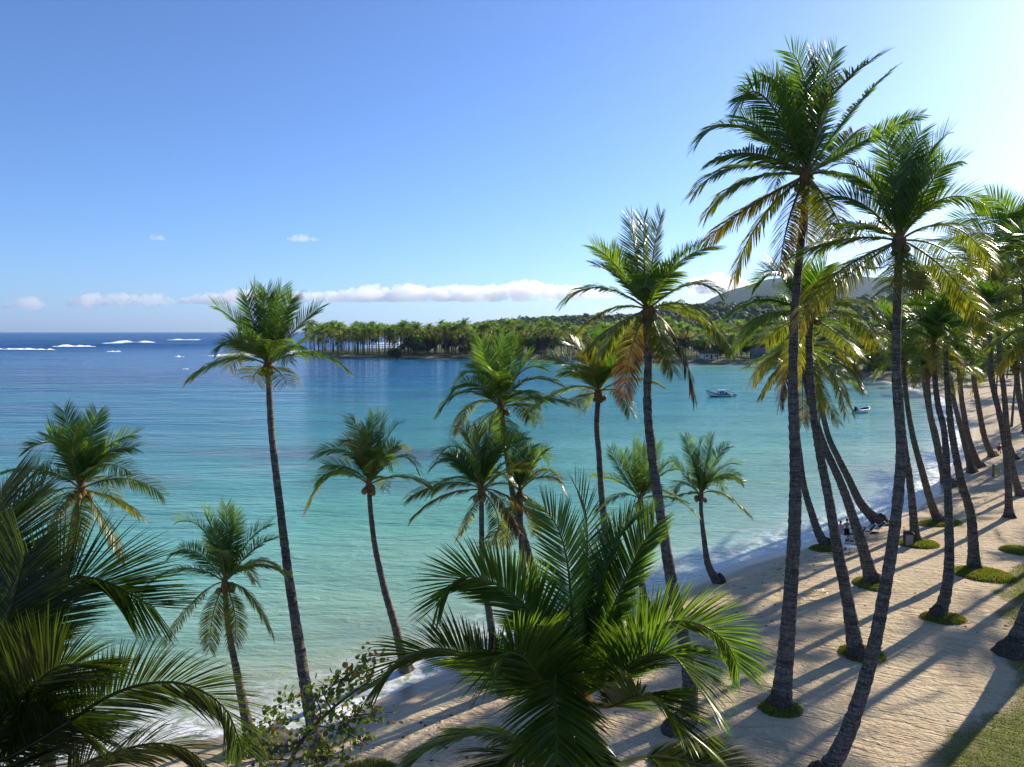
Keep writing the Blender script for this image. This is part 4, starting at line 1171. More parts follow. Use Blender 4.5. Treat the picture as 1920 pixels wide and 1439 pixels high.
# palms crowding the far curve of the beach on the right
MID = []
for k in range(6):
    (tv, tf), (cv, cf, cc) = proto_palm(600 + k, [15, 17, 13.5, 16, 18, 14][k], 3.9, 24, 30, 2, 1.6, .16, 8)
    MID.append((mesh_np('trunk', tv, tf, M['trunk']), mesh_np('crown', cv, cf, M['leaf'], cols=cc)))
rng = np.random.default_rng(17)
n_ = 0; placed = []
while n_ < 58:
    Yv = 98 + rng.random() ** 1.0 * 200
    Xv = rng.uniform(0.40, 0.80) * Yv
    if n_ >= 50: Yv = rng.uniform(200, 330); Xv = rng.uniform(.3, .55) * Yv
    s = sdist(np.array([Xv]), np.array([Yv]))[0]
    if s < 5 or s > 55: continue
    if any((Xv - a) ** 2 + (Yv - b) ** 2 < 18 for a, b in placed): continue
    px = CX + Xv / Yv * FOC
    if Yv < 95 and px < 1830: continue
    placed.append((Xv, Yv)); pr = MID[n_ % 6]
    r = empty('coconut_palm', (Xv, Yv, gz(Xv, Yv)))
    sc = rng.uniform(.85, 1.12); r.scale = (sc, sc, sc); r.rotation_euler = (rng.normal(0, .05), -abs(rng.normal(0.04, .05)), rng.uniform(0, 6.28))
    tag(r, 'coconut palm in the crowded stand along the far curve of the beach', 'palm tree', 'crowded palms along the far curve of the beach')
    obj('trunk', pr[0], r); obj('crown', pr[1], r)
    n_ += 1

# ------------------------------------------------------------------ grass rings round the palm feet
def grass_ring(px, py, rx, ry, label, rot=0.0, bare=0.3, dens=1.0, seed=0):
    c = ground_at(px, py); rng = np.random.default_rng(seed + 900)
    Rx = rx / FOC * c[1]; Ry = ry / FOC * c[1] * (c[1] / CAM_Z) * 0.95
    root = empty('grass_patch', c); tag(root, label, 'grass patch', 'round grass patches at the palm feet')
    nr, na = 10, 48
    V = []; 
    for i in range(nr + 1):
        for j in range(na):
            a = j / na * 2 * math.pi; f = i / nr
            e = 1 + 0.22 * mnoise.noise((math.cos(a) * 1.5 + seed, math.sin(a) * 1.5, 0)) + .12 * mnoise.noise((math.cos(a) * 6, math.sin(a) * 6, seed))
            x = math.cos(a) * Rx * f * e; y = math.sin(a) * Ry * f * e
            x, y = x * math.cos(rot) - y * math.sin(rot), x * math.sin(rot) + y * math.cos(rot)
            V.append([x, y, 0])
    V = np.array(V); zz = land_z(V[:, 0] + c[0], V[:, 1] + c[1]) - c[2]
    f = np.repeat(np.arange(nr + 1) / nr, na)
    dome = 0.20 * np.sqrt(np.clip(1 - f ** 3.0, 0, 1)) * min(1, Rx) - 0.03
    V[:, 2] = zz + dome + 0.02 * fbm((V[:, 0] + c[0]) * 4, (V[:, 1] + c[1]) * 4, 3)
    i = np.arange(nr)[:, None] * na; j = np.arange(na)[None, :]; j2 = (np.arange(na) + 1)[None, :] % na
    F = np.stack([i + j, i + na + j, i + na + j2, i + j2], -1).reshape(-1, 4)
    obj('turf', mesh_np('turf', V, F, M['turf']), root)
    nb = int(2600 * dens * min(2.2, Rx * Ry / 1.2) * min(1.0, (32 / c[1]) ** 1.2))
    ff = np.sqrt(rng.random(nb)) * 1.02; aa = rng.random(nb) * 6.283
    x = np.cos(aa) * Rx * ff; y = np.sin(aa) * Ry * ff
    x, y = x * math.cos(rot) - y * math.sin(rot), x * math.sin(rot) + y * math.cos(rot)
    z = land_z(x + c[0], y + c[1]) - c[2] + 0.20 * np.sqrt(np.clip(1 - ff ** 3.0, 0, 1)) * min(1, Rx) - 0.03
    blades(root, np.stack([x, y, z], 1), rng, c[1])

def blades(root, P, rng, Yd, h=0.085, w=None, name='grass_blades'):
    n = len(P); w = w or 0.010 + 0.0006 * Yd
    a = rng.random(n) * 6.283; hh = h * rng.uniform(.5, 1.3, n)
    dx = np.stack([np.cos(a), np.sin(a), 0 * a], 1) * w
    up = np.stack([rng.normal(0, .4, n) * hh, rng.normal(0, .4, n) * hh, hh], 1)
    V = np.stack([P - dx, P + dx, P + up], 1).reshape(-1, 3)
    F = np.arange(3 * n).reshape(-1, 3)
    t = rng.random((n, 1))
    c = np.array([0.085, 0.115, 0.015]) * (1 - t) + np.array([0.21, 0.23, 0.03]) * t
    dry = rng.random((n, 1)) > .93
    c = np.where(dry, np.array([.24, .19, .08]), c)
    o = obj(name, mesh_np(name, V, F, M['grass'], smooth=False, cols=np.repeat(c, 3, 0)), root); o['kind'] = 'stuff'
    return o
q = NT('turf')
q.L.new(q.ramp(q.noise(9, 4, q.pos()), [(0.3, (0.05, 0.07, 0.015)), (0.7, (0.13, 0.15, 0.03))]), q.bsdf.inputs['Base Color'])
q.bsdf.inputs['Roughness'].default_value = .95; q.bsdf.inputs['Specular IOR Level'].default_value = .1
q.L.new(q.bump(q.noise(30, 3, q.pos()), 1, .03), q.bsdf.inputs['Normal'])
M['turf'] = q.m
rings = [(1464,1330,42,20,'grass patch round the foot of the tallest palm'),(1616,1228,42,21,'oval grass patch partly hidden by the bowed trunk of the right palm'),
 (1634,1096,32,15,'grass patch round the leaning palm nearer than the white table'),(1552,1029,34,10,'grass patch left of the white table, near the two people'),
 (1722,1020,34,13,'grass patch under the wooden litter bin'),(1762,982,38,11,'grass patch beyond the litter bin, round a leaning palm foot'),
 (1768,1160,42,14,'grass patch round the palm with the massive dark root heel'),(1842,1078,54,19,'largest grass mound, at the straight palm on the right'),
 (1912,1034,34,11,'grass patch cut by the right edge above the largest mound'),(1268,1428,54,26,'grass patch behind the huge foreground palm at the bottom'),
 (690,1440,52,16,'low grass patch on the shaded sand at the bottom, right of the leafy shrub'),(1530,1462,60,20,'grass patch at the bottom edge round the bowed palm foot')]
for k, (a, b, c_, d, lab) in enumerate(rings): grass_ring(a, b, c_, d, lab, seed=k)
# lawn blades at the lower right
rng = np.random.default_rng(44)
x = rng.uniform(15, 38, 260000); y = rng.uniform(20, 50, 260000)
lw = poly_sd(x, y, LAWN) + 0.9 * fbm(x * .8, y * .8, 3)
pxv = CX + x / y * FOC
keep = (lw > -0.1 + 0.5 * rng.random(len(x)) ** 2) & (pxv < 2010) & (rng.random(len(x)) < 0.62)
x, y = x[keep], y[keep]
o = blades(None, np.stack([x, y, land_z(x, y)], 1), rng, 30, h=.035, name='lawn_grass')
tag(o, 'short mown grass of the lawn at the lower right', 'grass', kind='stuff')
# ------------------------------------------------------------------ boats
def hull_arr(L, Bm, H, rise_bow, n=22, m=9, stern=0.7, tipf=2.2):
    """open hull: x from stern 0 to bow L"""
    V = []
    for i in range(n):
        u = i / (n - 1)
        bw = Bm / 2 * (stern + (1 - stern) * math.sin(min(1, u * 1.8) * math.pi / 2)) * (1 - max(0, (u - .45) / .55) ** tipf)
        sheer = H + rise_bow * max(0, (u - .35) / .65) ** 2
        keel = -0.25 + (rise_bow * .75 + H * .6) * max(0, (u - .72) / .28) ** 2
        for j in range(m):
            v = j / (m - 1); a = (v - .5) * math.pi
            y = math.sin(a) * bw * (1.0)
            z = keel + (sheer - keel) * (abs(2 * v - 1) ** 1.8)
            V.append((u * L + (0.12 * sheer if i == n - 1 else 0) * abs(2 * v - 1), y, z))
    F = []
    for i in range(n - 1):
        for j in range(m - 1):
            F.append((i * m + j, (i + 1) * m + j, (i + 1) * m + j + 1, i * m + j + 1))
    F.append(tuple(range(m)))
    return V, F
def gunwale(mb, V, n, m, r, k=5, lo=0, hi=None):
    hi = hi or n
    for j in (0, m - 1):
        mb.tube([V[i * m + j] for i in range(lo, hi)], r, k)

# boat 1: fishing boat at anchor, bow to the left
B = ground(1358, 744)
s = B[1] / FOC
L1 = 45 * s
root = empty('fishing_boat', (ground(1375, 745.5)[0], B[1], 0)); root.rotation_euler = (0, 0, math.pi)
tag(root, 'white and dark blue fishing boat with small cabin anchored in the bay', 'boat')
V, F = hull_arr(L1, 2.0, 0.55, 1.0)
mb = MB(); mb.add(V, F); mb.build('hull', M['boatwhite'], root, True)
mb = MB(); gunwale(mb, V, 22, 9, .10); mb.build('gunwale', M['boatdark'], root, True)
mb = MB(); mb.add([(x, y * 1.015, min(z, 0.16) - .02) for x, y, z in V], F); mb.build('waterline_band', M['blue'], root, True)
mb = MB(); mb.box((L1 * .45, 0, .42), (L1 * .8, 1.5, .05)); mb.build('deck', M['boatwhite'], root)
cab = MB(); cab.box((L1 * .40, 0, 1.0), (L1 * .27, 1.15, 1.15), taper=.94); cb = cab.build('cabin', M['boatwhite'], root)
for k in range(2):
    for sy in (-1, 1):
        w_ = MB(); w_.box((L1 * (.345 + .105 * k), sy * .575, 1.05), (L1 * .082, .03, .62)); w_.build('window', M['blue'], cb)
w_ = MB(); w_.box((L1 * .40, 0, 1.62), (L1 * .33, 1.35, .07)); w_.build('roof', M['boatwhite'], cb)
w_ = MB(); w_.box((L1 * .20, 0, .8), (L1 * .10, .7, .6)); w_.build('engine_box', M['darkwood'], root)
bm = bmesh.new(); bmesh.ops.create_icosphere(bm, subdivisions=2, radius=.27); me = bpy.data.meshes.new('lamp_dome'); bm.to_mesh(me); bm.free(); me.materials.append(M['white'])
obj('dome', me, root, (L1 * .56, 0, 1.62))
mb = MB(); mb.tube([(L1 * .56, 0, .4), (L1 * .56, 0, 1.5)], .05, 6); mb.tube([(L1 * .9, 0, 1.1), (L1 * .9, 0, 1.75)], .04, 6)
mb.tube([(L1 * .25, .3, 1.4), (L1 * .02, .3, 1.35)], .03, 5); mb.tube([(L1 * .12, .3, .5), (L1 * .02, .3, 1.6)], .03, 5); mb.build('poles', M['darkwood'], root)
# dinghy tied behind
root = empty('dinghy', (ground(1373, 745)[0] + .2, B[1] + .1, 0))
root.location.x = at(1372.5, 744, B[1])[0]
tag(root, 'small white dinghy with dark rim tied behind the fishing boat', 'boat')
V, F = hull_arr(10.5 * s, 1.1, .42, .12, stern=.6)
mb = MB(); mb.add(V, F); mb.build('hull', M['boatwhite'], root, True)
mb = MB(); gunwale(mb, V, 22, 9, .08); mb.build('gunwale', M['boatdark'], root, True)
mb = MB(); mb.box((10.5 * s * .4, 0, .25), (.25, .8, .05)); mb.build('bench', M['darkwood'], root)
# motor skiff
c = ground(1613, 774); s = c[1] / FOC
root = empty('motor_skiff', (at(1600, 774, c[1])[0], c[1] - 1.2, 0)); root.rotation_euler = (0, 0, R(38))
tag(root, 'small white skiff with blue interior and tilted outboard motor', 'boat')
L2 = 5.0
V, F = hull_arr(L2, 1.9, .62, .35, stern=.85, tipf=3)
mb = MB(); mb.add(V, F); mb.build('hull', M['boatwhite'], root, True)
Vi = [(x * .985 + .03, y * .90, max(z + .02, .50)) for x, y, z in V]
mb = MB(); mb.add(Vi, F[:-1]); mb.build('blue_cover', M['blue'], root, True)
mb = MB(); gunwale(mb, V, 22, 9, .06); mb.build('gunwale', M['white'], root, True)
mb = MB(); mb.box((-.25, 0, .95), (.42, .34, .55), ry=R(-35)); mb.box((-.55, 0, .55), (.16, .14, .9), ry=R(-60)); mb.box((-.95, 0, .65), (.3, .05, .3), ry=R(-60)); mb.tube([(-.1, .05, 1.0), (.5, .1, 1.2)], .04, 6)
mb.build('outboard_motor', M['black'], root)
mb = MB(); mb.tube([(.25, -.5, .5), (.25, -.5, 1.25), (.25, .5, 1.25), (.25, .5, .5)], .035, 6); mb.box((.6, .2, .75), (.5, .6, .4)); mb.build('stern_gear', M['boatdark'], root)
# tiny mooring buoy dots
for (bx, by, lab) in [(1611, 785, 'white mooring buoy just below the motor skiff'), (1347, 750.5, 'white mooring buoy below the fishing boat')]:
    g_ = ground(bx, by); bm = bmesh.new(); bmesh.ops.create_icosphere(bm, subdivisions=2, radius=.16)
    for v in bm.verts: v.co.z *= 1.3
    me = bpy.data.meshes.new('buoy'); bm.to_mesh(me); bm.free(); me.materials.append(M['white'])
    r_ = empty('mooring_buoy', (g_[0], g_[1], 0)); tag(r_, lab, 'buoy'); obj('float', me, r_, (0, 0, .05))
    mb = MB(); mb.tube([(0, 0, .1), (0, 0, .34)], .03, 6); mb.build('eye', M['boatdark'], r_)

# ------------------------------------------------------------------ beach furniture
def lounger(px, py, rz, label, back=55, cloth='navy'):
    c = ground_at(px, py); r = empty('sun_lounger', c); r.rotation_euler = (0, 0, rz)
    r.scale = (.85, .85, .85); tag(r, label, 'sun lounger', 'white sun loungers near the two people')
    fr = MB()
    for sy in (-.33, .33): fr.tube([(-.95, sy, .34), (.35, sy, .34)], .03, 6)
    for x in (-.95, -.3, .35): fr.tube([(x, -.33, .34), (x, .33, .34)], .025, 6)
    for sy in (-.33, .33): fr.tube([(-.1, sy, .34), (-.05, sy, .56), (.3, sy, .56), (.4, sy, .36)], .028, 6)
    fr.build('frame', M['white'], r, True)
    for x in (-.85, .28):
        for sy in (-.3, .3):
            l = MB(); l.tube([(x, sy, .34), (x * 1.06, sy, 0)], .028, 6); l.build('leg', M['white'], r, True)
    st = MB(); st.box((-.3, 0, .365), (1.25, .58, .03)); st.build('seat', M[cloth], r)
    a = R(back); bk = MB(); Lb = .82
    bk.box((.35 + math.cos(a) * Lb / 2, 0, .38 + math.sin(a) * Lb / 2), (Lb, .56, .035), ry=-a); b_ = bk.build('backrest', M[cloth], r)
    fb = MB()
    for sy in (-.31, .31): fb.tube([(.35, sy, .36), (.35 + math.cos(a) * .86, sy, .38 + math.sin(a) * .86)], .028, 6)
    fb.tube([(.35 + math.cos(a) * .86, -.31, .38 + math.sin(a) * .86), (.35 + math.cos(a) * .86, .31, .38 + math.sin(a) * .86)], .06, 6); fb.build('back_frame', M['white'], b_, True)
    return r
lounger(1592, 1022, R(-12), 'white lounger with dark purple cloth, nearest to the white table')
lounger(1606, 1010, R(-16), 'white lounger with dark cover, second beyond the white table', 60)
lounger(1622, 1004, R(-14), 'white lounger with dark back, right behind the leaning trunk', 52)
lounger(1638, 998, R(-10), 'white lounger farthest right in the row, by the exposed roots', 42)

c = ground_at(1592, 1036); r = empty('side_table', c); r.rotation_euler = (0, 0, R(12))
tag(r, 'low white square plastic table beside the grass patch and the loungers', 'table')
mb = MB(); mb.box((0, 0, .44), (.72, .6, .045)); mb.build('table_top', M['white'], r)
for sx in (-.29, .29):
    for sy in (-.23, .23):
        mb = MB(); mb.box((sx, sy, .21), (.055, .055, .43), taper=1.2); mb.build('leg', M['white'], r)
c = ground_at(1574, 1030); r = empty('garden_chair', c); r.rotation_euler = (0, 0, R(200))
tag(r, 'white plastic chair half hidden behind a palm trunk beside the white table', 'chair')
mb = MB(); mb.box((0, 0, .42), (.5, .48, .04)); mb.build('seat', M['white'], r)
mb = MB(); mb.box((-.25, 0, .72), (.035, .48, .56), ry=R(-10)); mb.build('backrest', M['white'], r)
for sx in (-.22, .22):
    for sy in (-.21, .21):
        mb = MB(); mb.tube([(sx, sy, .42), (sx * 1.12, sy * 1.12, 0)], .024, 6); mb.build('leg', M['white'], r, True)

c = ground_at(1703, 1024); r = empty('litter_bin', c); r.rotation_euler = (0, 0, R(-14))
tag(r, 'square dark wooden litter bin with pale panel at the palm foot', 'litter bin')
for sx in (-.27, .27):
    for sy in (-.22, .22):
        mb = MB(); mb.box((sx, sy, .47), (.06, .06, .94)); mb.build('post', M['darkwood'], r)
mb = MB(); mb.box((0, 0, .93), (.66, .56, .05)); mb.box((0, 0, 1.0), (.5, .42, .08)); mb.build('lid', M['darkwood'], r)
for sy in (-.235, .235):
    mb = MB(); mb.box((0, sy, .46), (.47, .025, .78)); mb.build('panel', M['bin_panel'], r)
for sx in (-.296, .296):
    for k in range(4):
        mb = MB(); mb.box((sx, 0, .17 + k * .2), (.025, .36, .17)); mb.build('slat', M['darkwood'], r)
mb = MB(); mb.box((0, 0, .08), (.56, .46, .05)); mb.build('base', M['darkwood'], r)

for px, py, h, lab in [(1862, 894, 1.25, 'short yellowish wooden post with a green sprout tied to it'), (1799, 924, .8, 'small orange-brown wooden stump post between two palm trunks'),
                       (1705, 950, .7, 'thin dark stake standing at the waterline')]:
    c = ground_at(px, py); r = empty('wooden_post', c); tag(r, lab, 'post')
    w_ = .16 if h > 1 else .10
    mb = MB(); mb.tube([(0, 0, -.1), (0.01, 0, h * .6), (0, 0.01, h)], [w_, w_ * .95, w_ * .9], 10); mb.build('shaft', M['post'] if h != .7 else M['darkwood'], r, True)
    mb = MB(); mb.tube([(0, 0.01, h), (0, 0.01, h + .04)], w_ * .75, 10); mb.build('cap', M['darkwood'], r, True)
    if h > 1:
        rng = np.random.default_rng(8); V, F, Cc = [], [], []
        for k in range(7):
            a = rng.uniform(-1.5, 1.0); l = rng.uniform(.4, .75)
            p0 = np.array([.15, -.05, .5 + .05 * k]); p1 = p0 + np.array([math.cos(a) * l * .7, math.sin(a) * l * .5, l * .3]); p2 = p1 + np.array([.15 * math.cos(a), 0, -.25])
            wv = np.array([0, .07, .02]); nb = len(V)
            V += [p0 - wv * .3, p0 + wv * .3, p1 + wv, p1 - wv, p2]; F.append([nb, nb + 1, nb + 2, nb + 3]); F.append([nb + 3, nb + 2, nb + 4, nb + 4])
            Cc += [[.22, .32, .03]] * 5
        me = bpy.data.meshes.new('sprout'); me.from_pydata([tuple(v) for v in V], [], [tuple(dict.fromkeys(f)) for f in F])
        ca = me.color_attributes.new('col', 'FLOAT_COLOR', 'POINT'); ca.data.foreach_set('color', np.array([[*c_, 1] for c_ in Cc], dtype=np.float32).ravel())
        me.materials.append(M['leaf']); obj('sprout', me, r)

# ------------------------------------------------------------------ people
def skin_mesh(name, verts, edges, radii, mat, parent, sub=2, loc=(0, 0, 0)):
    me = bpy.data.meshes.new(name); me.from_pydata([tuple(v) for v in verts], edges, [])
    o = bpy.data.objects.new(name, me); COL.objects.link(o)
    sk = o.modifiers.new('s', 'SKIN'); sk.use_smooth_shade = True
    for i, r_ in enumerate(radii):
        rr_ = r_ if isinstance(r_, tuple) else (r_, r_)
        me.skin_vertices[0].data[i].radius = rr_
        me.skin_vertices[0].data[i].use_root = (i == 0)
    ss = o.modifiers.new('u', 'SUBSURF'); ss.levels = sub; ss.render_levels = sub
    dg = bpy.context.evaluated_depsgraph_get()
    m2 = bpy.data.meshes.new_from_object(o.evaluated_get(dg)); m2.name = name
    bpy.data.objects.remove(o); bpy.data.meshes.remove(me)
    m2.materials.clear(); m2.materials.append(mat)
    m2.polygons.foreach_set('use_smooth', [True] * len(m2.polygons))
    return obj(name, m2, parent, loc)

def person(px, py, rz, label, arms, top=None, bottom='black', seated=False, scale=1.0, dz=0.0):
    """standing figure facing +y before turning; arms: list of (elbow, wrist) offsets for left(-x) and right(+x)"""
    c = ground_at(px, py); r = empty('person', (c[0], c[1], c[2] + dz)); r.rotation_euler = (0, 0, rz); r.scale = (scale,) * 3
    tag(r, label, 'person')
    hipz = .94 if not seated else .48
    V = [(0, 0, hipz), (0, .01, hipz + .14), (0, .0, hipz + .32), (0, -.01, hipz + .46), (0, -.005, hipz + .55), (0, .015, hipz + .62), (0, .02, hipz + .70), (0, .015, hipz + .78)]
    Rr = [(.145, .105), (.125, .09), (.15, .10), (.155, .095), (.055, .055), (.052, .056), (.078, .092), (.06, .075)]
    E = [(i, i + 1) for i in range(7)]
    def add(p, rad, par):
        V.append(p); Rr.append(rad); E.append((par, len(V) - 1)); return len(V) - 1
    for sgn, (el, wr) in zip((-1, 1), arms):
        sh = add((sgn * .185, -.01, hipz + .46), .058, 3)
        sz = np.array([sgn * .185, -.01, hipz + .46])
        e = sz + np.array([sgn * el[0], el[1], el[2]]); w_ = e + np.array([sgn * wr[0], wr[1], wr[2]])
        m1 = add(tuple(sz * .5 + e * .5), .045, sh); ei = add(tuple(e), .037, m1)
        m2 = add(tuple(e * .5 + w_ * .5), .035, ei); wi = add(tuple(w_), .024, m2)
        dv = (w_ - e) / np.linalg.norm(w_ - e); pm = add(tuple(w_ + dv * .06), (.036, .02), wi)
        side = np.cross(dv, [0, 1, 0]); side /= np.linalg.norm(side) + 1e-9
        for k in range(4):
            o_ = side * (k - 1.5) * .019; ln_ = [.062, .072, .068, .052][k]
            f1 = add(tuple(w_ + dv * (.09 + ln_ * .5) + o_), .0085, pm); add(tuple(w_ + dv * (.09 + ln_) + o_ + np.array([0, .012, -.004])), .007, f1)
        t1 = add(tuple(w_ + dv * .05 + side * -.045), .010, wi); add(tuple(w_ + dv * .085 + side * -.062), .008, t1)
    for sgn in (-1, 1):
        h_ = add((sgn * .09, 0, hipz - .06), .085, 0)
        if seated:
            k_ = add((sgn * .11, .42, hipz + .02), .058, h_); a_ = add((sgn * .11, .46, .07), .036, k_)
        else:
            t_ = add((sgn * .10, .005, hipz - .25), .075, h_); k_ = add((sgn * .105, .01, .50), .054, t_); cf = add((sgn * .108, -.02, .34), .052, k_); a_ = add((sgn * .11, -.02, .08), .035, cf)
        add((sgn * .115, V[a_][1] + .10, .035), (.038, .028), a_)
        
    skin_mesh('body', V, E, Rr, M['skin'], r)
    # head details
    hz = hipz + .72
    hb = bmesh.new(); bmesh.ops.create_icosphere(hb, subdivisions=3, radius=1)
    bmesh.ops.delete(hb, geom=[v for v in hb.verts if v.co.z < -0.15 and v.co.y > -.25 or v.co.y > .55 and v.co.z < .45 or v.co.z < -.7], context='VERTS')
    for v in hb.verts: v.co = Vector((v.co.x * .088, v.co.y * .105, v.co.z * .115)) * (1 + .06 * mnoise.noise(v.co * 5))
    me = bpy.data.meshes.new('hair'); hb.to_mesh(me); hb.free(); me.materials.append(M['hair']); obj('hair', me, r, (0, .01, hz + .03))
    fm = MB(); fm.box((0, .115, hz - .02), (.022, .03, .035)); fm.build('nose', M['skin'], r)
    fm = MB(); fm.box((0, .105, hz - .058), (.045, .012, .010)); fm.build('mouth', M['red'], r)
    for sx in (-.032, .032):
        e_ = MB(); e_.box((sx, .103, hz + .008), (.020, .01, .010)); e_.build('eye', M['black'], r)
        e_ = MB(); e_.box((sx * 2.6, .01, hz - .01), (.014, .032, .05)); e_.build('ear', M['skin'], r)
    # trousers
    def shell(name, rows, mat):
        Vv, Ff = [], []; k = 16
        for (cx_, cy_, z, rx, ry) in rows:
            for j in range(k):
                a = j / k * 6.2832; Vv.append((cx_ + math.cos(a) * rx, cy_ + math.sin(a) * ry, z))
        for i_ in range(len(rows) - 1):
            for j in range(k): Ff.append((i_ * k + j, i_ * k + (j + 1) % k, (i_ + 1) * k + (j + 1) % k, (i_ + 1) * k + j))
        m_ = MB(); m_.add(Vv, Ff); return m_.build(name, mat, r, True)
    if not seated:
        Vv = MB(); k = 16
        sh_ = [(0, 0, hipz + .12, .155, .118), (0, 0, hipz, .178, .132), (0, 0, hipz - .1, .192, .125)]
        shell('shorts', sh_, M[bottom])
        for sgn in (-1, 1): shell('shorts_leg', [(sgn * .09, 0, hipz - .06, .105, .12), (sgn * .10, 0, hipz - .2, .108, .118), (sgn * .105, 0, hipz - .38, .105, .11)], M[bottom])
    if top:
        shell('shirt', [(0, 0, hipz + .02, .18, .135), (0, 0, hipz + .15, .165, .125), (0, 0, hipz + .32, .185, .132), (0, 0, hipz + .44, .20, .125), (0, 0, hipz + .515, .13, .085), (0, 0, hipz + .54, .07, .068)], M[top])
        for sgn, (el, wr) in zip((-1, 1), arms):
            p0 = Vector((sgn * .165, -.01, hipz + .46)); p1 = p0 + Vector((sgn * el[0], el[1], el[2])) * .75
            m_ = MB(); m_.tube([p0, p0 * .5 + p1 * .5, p1], [.078, .072, .07], 10, cap=False); m_.build('sleeve', M[top], r, True)
    return r
person(1587, 1017, R(-8), 'bare-backed person in black shorts standing hand on hip, facing the sea', [((.05, -.02, -.28), (-.02, .16, -.18)), ((.20, -.06, -.22), (-.14, .10, -.13))])
person(1575, 1020, R(-35), 'dark-haired person in pale grey shirt beside the bare-backed one, half behind a trunk', [((.05, .05, -.27), (-.03, .20, -.10)), ((.05, .02, -.28), (.0, .14, -.2))], top='greycloth', bottom='greycloth', scale=.97)
# seated person in red with chair
c = ground_at(1873, 851); r = empty('garden_chair', c); r.rotation_euler = (0, 0, R(150))
tag(r, 'white plastic chair holding the person in red, up the beach', 'chair')
mb = MB(); mb.box((0, 0, .42), (.5, .48, .04)); mb.build('seat', M['white'], r)
mb = MB(); mb.box((0, -.25, .72), (.48, .035, .56)); mb.build('backrest', M['white'], r)
for sx in (-.22, .22):
    for sy in (-.21, .21):
        mb = MB(); mb.tube([(sx, sy, .42), (sx * 1.12, sy * 1.12, 0)], .024, 6); mb.build('leg', M['white'], r, True)
person(1873, 851, R(150), 'seated person in a bright red top on a white chair up the beach', [((.10, .08, -.24), (-.05, .2, -.06)), ((.10, .08, -.24), (-.05, .2, -.06))], top='red', seated=True)
r = lounger(1912, 850, R(20), 'blue lounger at the right edge of the upper beach', 25, 'blue'); del r['group']

# ------------------------------------------------------------------ rock, debris, fallen fronds
def rock(px, py, sx, sy, sz, label, seed, mat='rock', sink=.3):
    c = ground_at(px, py); bm = bmesh.new(); bmesh.ops.create_icosphere(bm, subdivisions=4, radius=1)
    for v in bm.verts:
        f = 1 + .32 * mnoise.noise(v.co * 1.3 + Vector((seed, 0, 0))) + .12 * mnoise.noise(v.co * 4 + Vector((0, seed, 0))) + .04 * mnoise.noise(v.co * 12)
        v.co = Vector((v.co.x * sx * f, v.co.y * sy * f, v.co.z * sz * f - sz * sink))
    me = bpy.data.meshes.new('rock'); bm.to_mesh(me); bm.free(); me.materials.append(M[mat]); me.polygons.foreach_set('use_smooth', [True] * len(me.polygons))
    o = obj('rock' if mat == 'rock' else 'weed_heap', me, loc=c + np.array([0, 0, sz * sink * .9])); tag(o, label, 'rock' if mat == 'rock' else 'seaweed heap')
rock(505, 1400, 1.05, .8, .65, 'large grey boulder at the water behind the leafy shrub', 3)
rock(448, 1412, .6, .6, .4, 'smaller dark rock left of the grey boulder', 9)
rock(1665, 985, .9, .35, .16, 'brown heap of weed beside the exposed palm roots', 5, 'debris')
rock(1640, 1000, .5, .3, .10, 'low brown weed heap between the exposed roots and the loungers', 6, 'debris')

rng = np.random.default_rng(19)
def dry_frond(px, py, rz, L, label):
    c = ground_at(px, py); d = np.array([math.cos(rz), math.sin(rz), 0])
    n = np.array([-d[1], d[0], 0])
    pts = [c + np.array([0, 0, .05]), c + d * L * .5 + n * .15 * L + np.array([0, 0, .10]), c + d * L + np.array([0, 0, .04])]
    V, F, Cc = frond_arr(pts, .55, 20, 3, .024, rng, 1.35, 0.0, 0.05, .85, None, rachis=.03)
    V[:, 2] = np.maximum(V[:, 2], land_z(V[:, 0], V[:, 1]) + .015)
    V[:, 2] = np.minimum(V[:, 2], land_z(V[:, 0], V[:, 1]) + .30)
    Cc = Cc * 0 + np.array([.42, .30, .19]) * rng.uniform(.7, 1.2, (len(Cc), 1))
    r = empty('fallen_frond', c); tag(r, label, 'fallen palm frond')
    obj('leaflets', mesh_np('leaflets', V - c, F, M['leaf'], cols=np.clip(Cc, 0, .6)), r)
dry_frond(1535, 1128, R(160), 2.4, 'dry pale fallen frond on the sand left of the leaning trunks')
dry_frond(1560, 1108, R(200), 1.8, 'second dry fallen frond just beyond the pale one')
# crumbs of weed, husk and twig scattered on the sand
n = 5200
x = rng.uniform(-12, 62, n * 4); y = rng.uniform(24, 105, n * 4); sdv = sdist(x, y)
wgt = np.where((sdv > 2.2) & (sdv < 6.5), .8, np.where((sdv >= 6.5) & (sdv < 30), .14, 0))
wgt = wgt * (fbm(x * .3, y * .3, 3) > -0.15)
k = rng.random(n * 4) < wgt * .5
x, y = x[k], y[k]; z = land_z(x, y)
m = len(x); sz = rng.uniform(.03, .11, m)
base = np.array([[1, 0, 0], [-.5, .8, 0], [-.5, -.8, 0], [0, 0, .8]])
a = rng.uniform(0, 6.28, m); st = rng.uniform(.3, 1.8, m)
V = np.empty((m, 4, 3))
for q_ in range(4):
    bx, by, bz = base[q_]
    V[:, q_, 0] = x + (bx * np.cos(a) * st - by * np.sin(a)) * sz; V[:, q_, 1] = y + (bx * np.sin(a) * st + by * np.cos(a)) * sz; V[:, q_, 2] = z + bz * sz * .7
b0 = np.arange(m)[:, None] * 4
F = np.concatenate([b0 + np.array([[0, 1, 3]]), b0 + np.array([[1, 2, 3]]), b0 + np.array([[2, 0, 3]])])
o = obj('beach_litter', mesh_np('beach_litter', V.reshape(-1, 3), F, M['debris'], smooth=False)); tag(o, 'brown crumbs of weed and husk scattered along the sand', 'debris', kind='stuff')

